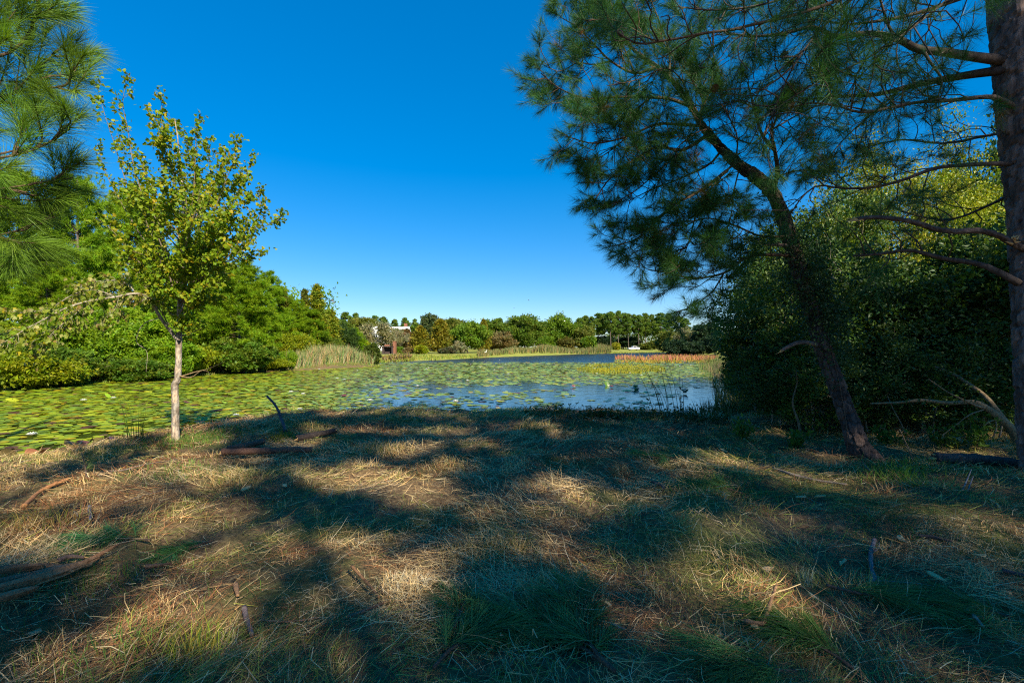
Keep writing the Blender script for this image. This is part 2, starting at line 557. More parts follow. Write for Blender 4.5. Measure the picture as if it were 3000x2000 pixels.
def water_mat():
    m, nt, out = _nt('pond_water')
    L = nt.links.new
    geo = _n(nt, 'ShaderNodeNewGeometry')
    pr = _n(nt, 'ShaderNodeBsdfPrincipled')
    pr.inputs['Base Color'].default_value = (0.012, 0.014, 0.007, 1)
    pr.inputs['IOR'].default_value = 1.4
    mp = _n(nt, 'ShaderNodeMapping'); mp.inputs['Scale'].default_value = (0.8, 1.6, 1)
    L(geo.outputs['Position'], mp.inputs['Vector'])
    nz = _n(nt, 'ShaderNodeTexNoise'); nz.inputs['Scale'].default_value = 2.2; nz.inputs['Detail'].default_value = 4.0
    L(mp.outputs[0], nz.inputs['Vector'])
    bp = _n(nt, 'ShaderNodeBump'); bp.inputs['Distance'].default_value = 0.3
    # the open channel is ruffled by wind, the lily bed is calm
    sp = _n(nt, 'ShaderNodeSeparateXYZ'); L(geo.outputs['Position'], sp.inputs[0])
    mr = _n(nt, 'ShaderNodeMapRange'); mr.inputs[1].default_value = 55; mr.inputs[2].default_value = 80; mr.inputs[3].default_value = 0.04; mr.inputs[4].default_value = 1.0
    L(sp.outputs['Y'], mr.inputs[0]); L(mr.outputs[0], bp.inputs['Strength'])
    rr_ = _n(nt, 'ShaderNodeMapRange'); rr_.inputs[1].default_value = 30; rr_.inputs[2].default_value = 75; rr_.inputs[3].default_value = 0.04; rr_.inputs[4].default_value = 0.24
    L(sp.outputs['Y'], rr_.inputs[0]); L(rr_.outputs[0], pr.inputs['Roughness'])
    L(nz.outputs['Fac'], bp.inputs['Height']); L(bp.outputs[0], pr.inputs['Normal'])
    L(pr.outputs[0], out.inputs['Surface'])
    return m


g = Geo()
wx = axis((-64, 92, 4)); wy = axis((-14, 210, 4))
WX, WY = np.meshgrid(wx, wy)
i = np.arange(len(wy) - 1)[:, None] * len(wx); j = np.arange(len(wx) - 1)[None, :]
g.add(np.stack([WX, WY, np.full(WX.shape, WATER)], -1), None, np.stack([i + j, i + j + 1, i + len(wx) + j + 1, i + len(wx) + j], -1).reshape(-1, 4))
g.build('water', water_mat(), smooth=True)
tag(bpy.data.objects['water'], 'calm dark pond water reflecting the blue sky', 'water', kind='structure')

# ------------------------------------------------------------------ tree generators
def curve_between(a, b, rng, n=7, wob=0.06, lift=0.0):
    a, b = np.asarray(a, float), np.asarray(b, float)
    t = np.linspace(0, 1, n)[:, None]
    L = np.linalg.norm(b - a)
    p = a + (b - a) * t
    off = rng.normal(size=(3,)) * wob * L
    off2 = rng.normal(size=(3,)) * wob * 0.6 * L
    p = p + np.sin(t * math.pi) * off + np.sin(t * 2 * math.pi) * off2
    p[:, 2] += np.sin(t[:, 0] * math.pi) * lift * L
    return p


def bark_plates(scale=0.075, tall=2.6, depth=0.018, seed=1):
    def f(u, v, r):
        un, vn = u / scale, v / (scale * tall)
        w = 0.5 * (vnoise(un * 0.9, vn * 2.0, seed=seed + 3) - 0.5)
        f1, f2, cid = cells(un + w, vn + w, seed)
        crack = sstep(0.02, 0.22, f2 - f1)
        return depth * (crack * (0.7 + 0.6 * cid) - 0.8) + depth * 0.5 * (vnoise(un * 4, vn * 7, seed=seed + 8) - 0.5)

    def tone(u, v):                      # every plate has its own tint, from grey to red brown
        un, vn = u / scale, v / (scale * tall)
        w = 0.5 * (vnoise(un * 0.9, vn * 2.0, seed=seed + 3) - 0.5)
        f1, f2, cid = cells(un + w, vn + w, seed)
        k = (0.55 + 0.9 * cid)[..., None]
        return k * (np.array([1.12, 0.95, 0.85]) + (np.array([0.95, 1.0, 1.1]) - np.array([1.12, 0.95, 0.85])) * (1 - np.abs(2 * cid - 1))[..., None])
    f.tone = tone
    return f


def pine_limb(wood, shoots, path, r0, r1, rng, spacing=0.22, sub=(0.5, 1.1), start=0.25, up=0.25, twig=0.005, fore=0.55, nshoot=(3, 6), flat=0.6, sides=8, col=(1, 1, 1), bare=0.0):
    """one pine limb with its twigs; collects the needle shoots (base, direction, length)"""
    n = max(8, int(np.sum(np.linalg.norm(np.diff(np.asarray(path)[:, :3], axis=0), axis=1)) / 0.12))
    p = spline(np.asarray(path)[:, :3], n)
    t = np.linspace(0, 1, n)
    tube(wood, p, r0 + (r1 - r0) * t ** 0.8, sides, col)
    Ltot = np.sum(np.linalg.norm(np.diff(p, axis=0), axis=1))
    m = max(2, int(Ltot * (1 - start) / spacing))
    for q in np.linspace(start, 1.0, m):
        i = min(n - 2, int(q * (n - 1)))
        fwd = unit(p[i + 1] - p[max(0, i - 1)])
        side = rng.normal(size=3); side[2] *= flat
        side = unit(side - np.dot(side, fwd) * fwd)
        last = q > 0.985
        d = fwd if last else unit(fwd * fore + side * 0.8 + np.array([0, 0, up * rng.random()]))
        ln = rng.uniform(*sub) * (1.0 - 0.35 * q) * (0.5 if last else 1)
        b = p[i] + d * ln + np.array([0, 0, 0.12 * ln * rng.random()])
        tw = curve_between(p[i], b, rng, 6, 0.08)
        tube(wood, tw, np.linspace(twig * 2.1, twig, 6), 5, col)
        if rng.random() < bare: continue
        ns = rng.integers(*nshoot)
        for s in range(ns):
            f = 1.0 if s == 0 else rng.uniform(0.4, 0.98)
            k = min(4, int(f * 5))
            base = tw[k] + (tw[k + 1] - tw[k]) * (f * 5 - k)
            td = unit(tw[k + 1] - tw[k])
            sd = unit(td * rng.uniform(0.5, 1.0) + (0 if s == 0 else 0.75) * unit(rng.normal(size=3) * np.array([1, 1, 0.7])) + np.array([0, 0, 0.22]))
            sl = rng.uniform(0.14, 0.34) * (0.75 + 0.25 * min(1, ln))
            if s:
                tube(wood, np.array([base, base + sd * sl]), np.array([twig * 0.9, twig * 0.55]), 4, col, cap=False)
            else:
                tube(wood, np.array([base, base + sd * sl]), np.array([twig, twig * 0.55]), 4, col, cap=False)
            shoots.append((base, sd, sl))


def whorl_pine(H, z0, Lmax, rng, shape=1.0, whorl=0.55, per=5, tufts=9, base=(0, 0, 0), droop=0.05, top_round=0.35, rise=0.35):
    """trunk path, limb paths and tuft positions of a whole pine, crown from z0 to H"""
    base = np.asarray(base, float)
    limbs, B, D = [], [], []
    z = z0
    while z < H - 0.25:
        q = (z - z0) / (H - z0)
        prof = (1 - q) ** shape * (1 - top_round) + top_round * math.sqrt(max(0, 1 - q * q))
        prof *= min(1.0, 0.55 + q * 4)
        for k in range(per):
            a = rng.uniform(0, 2 * math.pi)
            L = Lmax * prof * rng.uniform(0.65, 1.15)
            if L < 0.25: L = 0.25
            d = np.array([math.cos(a), math.sin(a), 0])
            p0 = base + np.array([0, 0, min(H - 0.3, max(z0 * 0.6, z + rng.normal(0, 0.45 * whorl)))])
            p1 = p0 + d * L + np.array([0, 0, L * (rise * (0.4 + q) - droop) + rng.normal(0, 0.08) * L])
            pth = curve_between(p0, p1, rng, 6, 0.05, -0.06)
            limbs.append((pth, 0.009 + 0.006 * L))
            m = max(2, int(tufts * L / Lmax * 1.4))
            for f in np.concatenate([[1.0], rng.uniform(0.3, 1.0, m - 1)]):
                i = min(4, int(f * 5)); b = pth[i] + (pth[i + 1] - pth[i]) * (f * 5 - i)
                off = unit(rng.normal(size=3) * np.array([1, 1, 0.6]) + d * 0.6 + np.array([0, 0, 0.35]))
                ext = rng.uniform(0.0, 0.42) * (1.2 - 0.5 * f) * min(1.0, L)
                B.append(b + off * ext); D.append(unit(off + d * 0.5 + np.array([0, 0, 0.5])))
        z += whorl * rng.uniform(0.6, 1.3) * (0.75 + 0.25 * (1 - q))
    B.append(base + np.array([0, 0, H - 0.2])); D.append(np.array([0, 0, 1.0]))
    return limbs, np.array(B), np.array(D)


def make_whorl_pine(name, label, cat, loc, H, z0, Lmax, rng, n=15, nlen=0.26, width=0.012, col=(0.06, 0.125, 0.014), keep=None, lean=(0, 0), group=None, trunk_r=None, tuft_len=0.2, mat=None, **kw):
    root = thing(name, label, cat, loc, group)
    limbs, B, D = whorl_pine(H, z0, Lmax, rng, **kw)
    r = trunk_r or 0.011 * H + 0.03
    tz = np.linspace(0, 1, 14)
    ln = np.array([lean[0], lean[1], 0.0])
    shift = lambda z: (np.asarray(z)[..., None] / H) ** 1.3 * ln
    tp = np.stack([0.06 * np.sin(tz * 5), 0.06 * np.cos(tz * 4), tz * H - 0.25 * (tz == 0)], -1) + shift(np.maximum(0, tz * H))
    g = Geo(); tube(g, tp, r * (1 - 0.93 * tz) + 0.012 + 0.06 * r * (tz == 0), 10); g.build('trunk', M_BARK, root, smooth=True)
    B = B + shift(B[:, 2])
    if keep is not None:
        k = keep(B + np.asarray(loc)); B, D = B[k], D[k]
    g = Geo()
    for pth, rr in limbs:
        pth = pth + shift(pth[:, 2])
        if keep is not None:
            if not keep((pth + np.asarray(loc))).all(): continue
        tube(g, pth[::2], np.linspace(rr, 0.006, len(pth[::2])), 4, cap=False)
    g.build('branches', M_TWIG, root, smooth=True)
    g = Geo()
    S = len(B)
    tc = cvary(col, S, rng, 0.22, 0.14)
    needles(g, B - unit(D) * 0.08, D, tuft_len, n, nlen, width, rng, spread=(85, 30), tuftcol=tc, cvar=0.22, droop=0.05)
    g.build('crown', mat or M_NEEDLE, root)
    return root


def make_broadleaf(name, label, cat, loc, H, W, rng, z0=0.25, nlobes=11, clumps=240, per=26, leaf=0.14, cols=((0.05, 0.1, 0.018),), trunk=None, stems=1, gap=0.33, tmpl=TRI, mat=None,
                   group=None, fill=0.55, top=1.0, clump_r=0.13, bark=None, twigs=0, flat=1.0, drop=None):
    """round-headed tree or shrub: stems, limbs to every lobe, leaf clumps spread through the lobes"""
    root = thing(name, label, cat, loc, group)
    R = W / 2
    zc = H * (z0 + (1 - z0) * 0.5); hz = H * (1 - z0) * 0.5
    lob = []
    for k in range(nlobes):
        a = 2.4 * k + rng.uniform(0, 1.5); zq = -0.75 + 1.6 * (k + 0.5) / nlobes
        rr = math.sqrt(max(0.08, 1 - zq * zq)) * 0.68 * rng.uniform(0.45, 1.2)
        if zq < 0: rr *= 0.95
        lob.append((np.array([rr * R * math.cos(a), rr * R * math.sin(a), zc + zq * hz * 0.72 * top]), np.array([R * rng.uniform(0.2, 0.5), R * rng.uniform(0.2, 0.5), hz * rng.uniform(0.18, 0.42)])))
    if stems > 1:                            # shrubs send up uneven leaders
        for k in range(7):
            a = rng.uniform(0, 6.3); q = R * rng.uniform(0.1, 0.95); hq = hz * rng.uniform(0.25, 0.5)
            lob.append((np.array([q * math.cos(a), q * math.sin(a), zc + hz * rng.uniform(-0.1, 0.95) - 0.45 * q / R * hz]), np.array([R * rng.uniform(0.1, 0.2), R * rng.uniform(0.1, 0.2), hq])))
    lob.append((np.array([0, 0, zc]), np.array([R * 0.5, R * 0.5, hz * 0.62])))
    g = Geo()
    tr = trunk or 0.02 * H + 0.02
    bk = bark or M_BARK
    fork = H * z0 * rng.uniform(0.8, 1.2) + 0.15 * H
    for s in range(stems):
        a = 2 * math.pi * s / max(1, stems) + rng.uniform(0, 1)
        off = np.array([math.cos(a), math.sin(a), 0]) * (0.0 if stems == 1 else 0.12 * R)
        top_p = np.array([0, 0, zc + 0.3 * hz]) + (off * 4 if stems > 1 else 0)
        p = curve_between(off + np.array([0, 0, -0.15]), top_p, rng, 9, 0.05)
        tube(g, p, np.linspace(tr / (stems ** 0.5), tr * 0.25, 9), 8)
    g.build('trunk' if stems == 1 else 'stems', bk, root, smooth=True)
    g = Geo()
    for c, e in lob[:-1]:
        st = np.array([0, 0, min(c[2] - 0.1 * hz, fork + 0.4 * max(0, c[2] - fork))])
        p = curve_between(st, c + e * np.array([0.3, 0.3, 0.3]) * rng.normal(size=3), rng, 7, 0.1)
        tube(g, p, np.linspace(tr * 0.35, tr * 0.08, 7), 4, cap=False)
        for s in range(3 + twigs):
            q = c + e * unit(rng.normal(size=3)) * 0.95
            tube(g, curve_between(p[3 + s % 3], q, rng, 5, 0.12), np.linspace(tr * 0.12, tr * 0.03, 5), 3, cap=False)
    g.build('branches', bk, root, smooth=True)
    pos, ctr = [], []
    per_l = clumps // len(lob)
    cc = np.concatenate([c + e * (unit(rng.normal(size=(per_l, 3))) * (1 - fill * rng.random((per_l, 1)) ** 2)) for c, e in lob])
    ns_ = max(6, per_l)                      # loose sprigs that stand out of the outline
    li = rng.integers(0, len(lob) - 1, ns_)
    sp_ = np.array([lob[q][0] + lob[q][1] * unit(rng.normal(size=3) + np.array([0, 0, 0.6])) * rng.uniform(1.05, 1.4) for q in li])
    cc = np.vstack([cc, sp_])
    cc = cc[cc[:, 2] > 0.03 * H]
    dens = vnoise(cc[:, 0] / R * 3 + 7, cc[:, 1] / R * 3, cc[:, 2] / R * 3, seed=int(rng.integers(999)))
    cc = cc[dens > gap]
    if drop is not None: cc = cc[~drop(cc)]
    N = len(cc)
    cb = np.asarray(cols, float)[rng.integers(0, len(cols), N)]
    cb = cvary(cb, N, rng, 0.2, 0.12)
    pos = (cc[:, None] + rng.normal(size=(N, per, 3)) * np.array([1, 1, 0.62 * flat]) * clump_r * R).reshape(-1, 3)
    pos[:, 2] = np.maximum(pos[:, 2], 0.02)
    outw = np.repeat(unit(cc - np.array([0, 0, zc])), per, 0)
    ax = unit(outw * 0.5 + rng.normal(size=pos.shape) * 0.7 + np.array([0, 0, 0.1]))
    sz = leaf * (0.65 + 0.7 * rng.random(len(pos)))
    cl = np.repeat(cb, per, 0) * (1 + 0.22 * (rng.random((len(pos), 1)) * 2 - 1))
    g = Geo()
    leaves(g, pos, ax, sz, rng, tmpl, cl, face_up=0.5)
    g.build('crown', mat or M_FAR, root)
    return root


def make_cypress(name, label, cat, loc, H, W, rng, leaf=0.3, n=9000, cols=((0.17, 0.165, 0.012),), group=None, z0=0.06):
    """feathery cone of short level sprays"""
    root = thing(name, label, cat, loc, group)
    g = Geo()
    t = np.linspace(0, 1, 10)
    tube(g, np.stack([0 * t, 0 * t, t * H * 0.97 - 0.1 * (t == 0)], -1), 0.018 * H * (1 - 0.95 * t) + 0.01, 8)
    g.build('trunk', M_BARK, root, smooth=True)
    g = Geo(); gl = Geo()
    nb = 300
    q = np.sort(rng.random(nb)) ** 1.15
    per = n // nb
    for k in range(nb):
        z = H * (z0 + (1 - z0) * q[k] * 0.97)
        prof = (1 - q[k]) ** 0.75 * (0.62 + 0.38 * min(1, q[k] * 4)) + 0.04
        L = W / 2 * prof * rng.uniform(0.55, 1.25)
        a = rng.uniform(0, 2 * math.pi)
        p0 = np.array([0, 0, z]); p1 = p0 + np.array([math.cos(a) * L, math.sin(a) * L, L * rng.uniform(0.05, 0.4)])
        tube(g, np.array([p0, p1]), np.array([0.006 * H * (1 - q[k]) + 0.008, 0.004]), 4, cap=False)
        f = rng.random((per, 1)) ** 0.7
        pos = p0 + (p1 - p0) * f + rng.normal(size=(per, 3)) * np.array([1, 1, 0.75]) * (0.08 + 0.12 * L)
        c = cvary(np.asarray(cols)[rng.integers(0, len(cols))], 1, rng, 0.2, 0.15)
        leaves(gl, pos, unit(rng.normal(size=(per, 3)) + unit(p1 - p0) * 1.0), leaf * (0.6 + 0.8 * rng.random(per)), rng, TRI, np.repeat(c, per, 0) * (1 + 0.2 * (rng.random((per, 1)) - 0.5)), face_up=0.3)
    g.build('branches', M_TWIG, root, smooth=True)
    gl.build('crown', M_FAR, root)
    return root


def make_far_pine(name, label, cat, loc, H, rng, W=6.0, leaf=0.5, bare=0.55, per=150, clumps=20, cols=((0.085, 0.15, 0.018), (0.105, 0.17, 0.018)), group=None):
    """tall bare-stemmed pine with a cloud-like head"""
    root = thing(name, label, cat, loc, group)
    g = Geo()
    t = np.linspace(0, 1, 9)
    bx, by = rng.normal(0, 0.35, 2)
    tp = np.stack([bx * np.sin(t * 2.5), by * np.sin(t * 2.2), t * H * 0.97 - 0.2 * (t == 0)], -1)
    tube(g, tp, 0.26 * (1 - 0.8 * t) + 0.03, 8)
    g.build('trunk', M_BARK, root, smooth=True)
    g = Geo(); gl = Geo()
    for k in range(clumps):
        q = bare + (1 - bare) * (k + 0.5) / clumps
        prof = math.sin(math.pi * min(1, ((q - bare) / (1 - bare) * 0.8 + 0.2))) ** 0.6
        a = 2.4 * k + rng.uniform(0, 1); L = W / 2 * prof * rng.uniform(0.35, 1.0)
        i = min(7, int(q * 8)); p0 = tp[i] + (tp[i + 1] - tp[i]) * (q * 8 - i)
        c = p0 + np.array([math.cos(a) * L, math.sin(a) * L, 0.35 * L + rng.uniform(0, 0.4)])
        tube(g, curve_between(p0, c, rng, 4, 0.06), np.linspace(0.07, 0.02, 4), 4, cap=False)
        r = W * rng.uniform(0.1, 0.17)
        pos = c + unit(rng.normal(size=(per, 3))) * rng.random((per, 1)) ** 0.4 * np.array([r * 1.25, r * 1.25, r * 0.62])
        cl = cvary(np.asarray(cols)[rng.integers(0, len(cols))], 1, rng, 0.18, 0.12)
        leaves(gl, pos, unit(rng.normal(size=(per, 3)) + np.array([0, 0, 0.5])), leaf * (0.6 + 0.8 * rng.random(per)), rng, TRI, np.repeat(cl, per, 0) * (1 + 0.2 * (rng.random((per, 1)) - 0.5)), face_up=0.4)
    for k in range(5):
        q = rng.uniform(0.25, bare); i = min(7, int(q * 8)); a = rng.uniform(0, 6.3)
        tube(g, np.array([tp[i], tp[i] + np.array([math.cos(a), math.sin(a), 0.2]) * rng.uniform(0.4, 1.2)]), np.array([0.04, 0.015]), 4, cap=False)
    g.build('branches', M_BARK, root, smooth=True)
    gl.build('crown', M_FAR, root)
    return root


def gz(x, y):
    return float(ground_z(np.array([x]), np.array([y]))[0])


def plant_at(px, y, dz=0.0):
    x = (px - CX) / F * y
    return (x, y, gz(x, y) + dz)


def height_for(top_py, y, base_z):
    return CZ - (top_py - HY) / F * y - base_z

# ------------------------------------------------------------------ the two pines on the right
def limb_px(rows, y_default=None):
    """rows of (px, py, depth)"""
    return np.array([P(*r) for r in rows])


def bark_trunk(name, rows, parent, seed, sides=48, step=0.02, scale=0.07, depth=0.026, col=(1, 1, 1), mat=None):
    """rows of (px, py, depth, width in px) -> trunk with real bark plates; returns (n,4) centre line + radius"""
    pts = np.array([np.append(P(a, b, c), 0.5 * w / F * c) for a, b, c, w in rows])
    L = np.sum(np.linalg.norm(np.diff(pts[:, :3], axis=0), axis=1))
    s = spline(pts, int(L / step))
    g = Geo()
    tube(g, s[:, :3], s[:, 3], sides, col, disp=bark_plates(scale, 2.4, depth, seed))
    g.build(name, mat or M_BARK, parent, smooth=False)
    return s


def build_shoots(shoots, n, nlen, width, rng, col, parent, name='needles', bend=0.0, droop=0.12, spread=(76, 20), dead=0.0):
    if not shoots: return None
    B = np.array([s[0] for s in shoots]); D = np.array([s[1] for s in shoots]); L = np.array([s[2] for s in shoots])
    g = Geo()
    tc = cvary(col, len(B), rng, 0.25, 0.12)
    if dead:
        k = rng.random(len(B)) < dead
        tc[k] = cvary((0.2, 0.11, 0.03), k.sum(), rng, 0.25, 0.2)
    needles(g, B, D, L, n, nlen, width, rng, spread=spread, tuftcol=tc, droop=droop, bend=bend)
    return g.build(name, M_NEEDLE, parent)


def pine_cone(parent, at):
    g = Geo()
    r2 = np.random.default_rng(3)
    for k in range(60):
        q = (k + 0.5) / 60; a = 2.4 * k
        r = 0.032 * math.sin(math.pi * (0.12 + 0.8 * q)) + 0.004
        b = np.array([math.cos(a) * r * 0.4, math.sin(a) * r * 0.4, 0.09 * (0.5 - q)])
        leaves(g, [b], [[math.cos(a), math.sin(a), 0.5]], [r * 1.1], r2, RHOMB, (0.1, 0.06, 0.035), nrm=[[0, 0, 1]])
    return g.build('pine_cone', M_PLAIN, parent, origin=(-at[0], -at[1], -at[2]))


rl = np.random.default_rng(21)
PINE_COL = (0.04, 0.12, 0.028)
leaning = thing('leaning_pine', 'leaning rough barked pine whose crown reaches left over the pond', 'pine tree', (0, 0, 0))
lt = bark_trunk('trunk', [(2562, 1390, 6.75, 104), (2537, 1345, 6.78, 78), (2516, 1310, 6.8, 60), (2492, 1240, 6.85, 48), (2459, 1151, 6.95, 43), (2408, 1008, 7.05, 42), (2377, 906, 7.1, 40), (2343, 804, 7.12, 39), (2315, 702, 7.17, 37), (2283, 605, 7.22, 36), (2254, 555, 7.25, 35),
                          (2210, 515, 7.3, 34), (2155, 475, 7.35, 28), (2095, 415, 7.45, 22), (2052, 360, 7.5, 18), (2018, 300, 7.55, 15), (1975, 242, 7.6, 12), (1925, 197, 7.7, 10), (1850, 140, 7.8, 8), (1790, 60, 7.9, 5)], leaning, 5, col=(.55, .53, .53))
L_LIMBS = [   # px, py, depth rows; r0, r1
    ([(2262, 560, 7.25), (2278, 510, 7.2), (2270, 440, 7.1), (2262, 380, 7.0), (2300, 300, 6.9)], .045, .012),
    ([(2270, 440, 7.1), (2235, 400, 7.0), (2215, 340, 6.9), (2190, 240, 6.8)], .03, .01),
    ([(2328, 748, 7.15), (2200, 750, 7.0), (2120, 800, 6.85), (2030, 815, 6.7), (1960, 800, 6.6), (1900, 790, 6.5)], .03, .008),
    ([(2120, 800, 6.85), (2090, 850, 6.75), (2040, 890, 6.7), (1985, 915, 6.6)], .014, .006),
    ([(2312, 692, 7.17), (2230, 692, 7.05), (2150, 660, 6.9), (2060, 640, 6.75), (1960, 690, 6.6), (1850, 745, 6.5)], .018, .006),
    ([(2130, 500, 7.35), (2050, 560, 7.2), (1960, 610, 7.0), (1880, 690, 6.9), (1810, 720, 6.8)], .03, .008),
    ([(2150, 480, 7.35), (2110, 520, 7.25), (2050, 600, 7.1), (2020, 700, 7.0), (1990, 790, 6.9)], .02, .006),
    ([(2080, 390, 7.45), (2000, 440, 7.4), (1930, 430, 7.3), (1870, 460, 7.2), (1790, 520, 7.1), (1740, 590, 7.0)], .034, .008),
    ([(2060, 370, 7.5), (1990, 365, 7.5), (1920, 365, 7.4), (1840, 400, 7.3), (1740, 420, 7.2), (1660, 400, 7.1)], .03, .008),
    ([(2020, 310, 7.55), (1960, 290, 7.6), (1890, 285, 7.6), (1800, 285, 7.6), (1720, 290, 7.6), (1640, 260, 7.6), (1585, 215, 7.6)], .032, .008),
    ([(1925, 195, 7.7), (1860, 215, 7.8), (1790, 180, 7.9), (1740, 130, 8.0), (1690, 80, 8.1), (1640, 50, 8.1)], .026, .008),
    ([(1790, 180, 7.9), (1740, 190, 7.9), (1690, 185, 7.8), (1640, 210, 7.7), (1590, 190, 7.7)], .014, .006),
    ([(1960, 240, 7.6), (1960, 150, 7.8), (1930, 60, 8.0), (1890, -40, 8.2)], .024, .008),
    ([(1850, 140, 7.8), (1800, 40, 8.0), (1770, -60, 8.2)], .02, .007),
    ([(2045, 345, 7.5), (2080, 260, 7.5), (2090, 160, 7.6), (2060, 60, 7.7)], .024, .008),
    ([(1900, 290, 7.6), (1850, 330, 7.5), (1780, 360, 7.3), (1690, 330, 7.2)], .016, .006),
    ([(2120, 430, 7.4), (2080, 480, 7.6), (2000, 520, 7.8), (1900, 560, 8.0), (1840, 590, 8.1)], .022, .007),
    ([(2060, 640, 6.75), (2010, 720, 6.6), (1950, 780, 6.5)], .012, .006),
    ([(1860, 215, 7.8), (1800, 90, 7.9), (1720, 20, 8.0), (1650, -20, 8.0)], .016, .006),
    ([(1960, 150, 7.8), (1880, 100, 7.6), (1800, 60, 7.4), (1720, 60, 7.3)], .016, .006),
    ([(2000, 440, 7.4), (1930, 500, 7.2), (1860, 560, 7.1), (1790, 600, 7.0)], .014, .006),
    ([(1840, 400, 7.3), (1760, 460, 7.2), (1700, 470, 7.1)], .012, .006),
    ([(2018, 300, 7.55), (2000, 240, 7.2), (1950, 200, 7.0), (1880, 230, 6.9), (1800, 250, 6.8)], .014, .006),
    ([(2052, 360, 7.5), (2060, 300, 7.2), (2030, 240, 7.0), (1990, 180, 6.9)], .014, .006),
    ([(2095, 415, 7.45), (2080, 380, 7.0), (2020, 400, 6.8), (1950, 470, 6.7)], .014, .006),
    ([(2155, 475, 7.35), (2160, 400, 7.0), (2130, 330, 6.8), (2110, 260, 6.7)], .014, .006),
    ([(2262, 380, 7.0), (2350, 330, 7.0), (2420, 300, 7.0)], .014, .006),
    ([(2270, 520, 7.2), (2340, 500, 7.3), (2420, 500, 7.5)], .014, .006),
    ([(2170, 480, 7.35), (2150, 560, 7.3), (2140, 640, 7.2), (2110, 730, 7.1)], .014, .006),
]
sh = []
for rows, a, b in L_LIMBS:
    g = Geo()
    pine_limb(g, sh, limb_px(rows), a, b, rl, spacing=0.088, sub=(0.35, 0.85), start=0.18, up=0.1, twig=0.0038, fore=0.55, nshoot=(4, 8), bare=0.06)
    g.build('branch', M_TWIG, leaning, smooth=True)
build_shoots(sh, 88, 0.19, 0.0038, rl, PINE_COL, leaning, dead=0.008)
# broken stubs with pale torn wood
for rows, r in (([(2405, 1012, 7.05), (2345, 1002, 6.95), (2290, 1026, 6.85)], .026), ([(2320, 724, 7.17), (2290, 718, 7.1), (2240, 716, 7.0)], .022)):
    p = spline(limb_px(rows), 9)
    g = Geo(); tube(g, p, np.linspace(r * 1.5, r * 0.9, 9), 10, disp=bark_plates(.03, 2, .004, 4)); g.build('broken_stub', M_BARK, leaning)
    g = Geo()
    d = unit(p[-1] - p[-3])
    for k in range(9):
        o = rl.normal(size=3) * r * 0.42
        tube(g, np.array([p[-1] + o - d * 0.05, p[-1] + o + d * rl.uniform(0.01, 0.13)]), np.array([r * 0.3, 0.002]), 4)
    g.build('torn_wood', plain_mat('torn_wood', col=(0.5, 0.3, 0.12)) if 'torn_wood' not in bpy.data.materials else bpy.data.materials['torn_wood'], leaning)
M_TORN = bpy.data.materials['torn_wood']

# vine up the leaning trunk
vine = thing('climbing_vine', 'dark leafy vine climbing the middle of the leaning pine trunk', 'vine', (0, 0, 0))
g = Geo(); vp = []
for s in range(5):
    a0 = rl.uniform(0, 6.3)
    zz = np.linspace(0, 1, 60)
    idx = (zz * 0.62 * (len(lt) - 1) + 0.02 * len(lt)).astype(int)
    c = lt[idx]
    an = a0 + 2.2 * np.sin(zz * 3 + s) + zz
    pv = c[:, :3] + (c[:, 3:4] + 0.012) * np.stack([np.cos(an), np.sin(an), 0 * an], -1)
    tube(g, pv, np.linspace(0.009, 0.003, 60), 5, cap=False); vp.append(pv[14:])
g.build('stem', M_TWIG, vine, smooth=True)
vp = np.vstack(vp)
wgt = np.exp(-((np.linspace(0, 1, 46) - 0.33) / 0.2) ** 2)
wgt = np.tile(wgt, 5); wgt /= wgt.sum()
k = rl.choice(len(vp), 7600, p=wgt)
pos = vp[k] + rl.normal(size=(7600, 3)) * np.array([0.17, 0.13, 0.12])
g = Geo()
leaves(g, pos, rl.normal(size=(7600, 3)) + np.array([0, -0.4, -0.6]), rl.uniform(0.03, 0.065, 7600), rl, RHOMB, cvary((0.032, 0.07, 0.018), 7600, rl, 0.3, 0.15), face_up=0.4)
g.build('foliage', M_GLOSSY, vine)

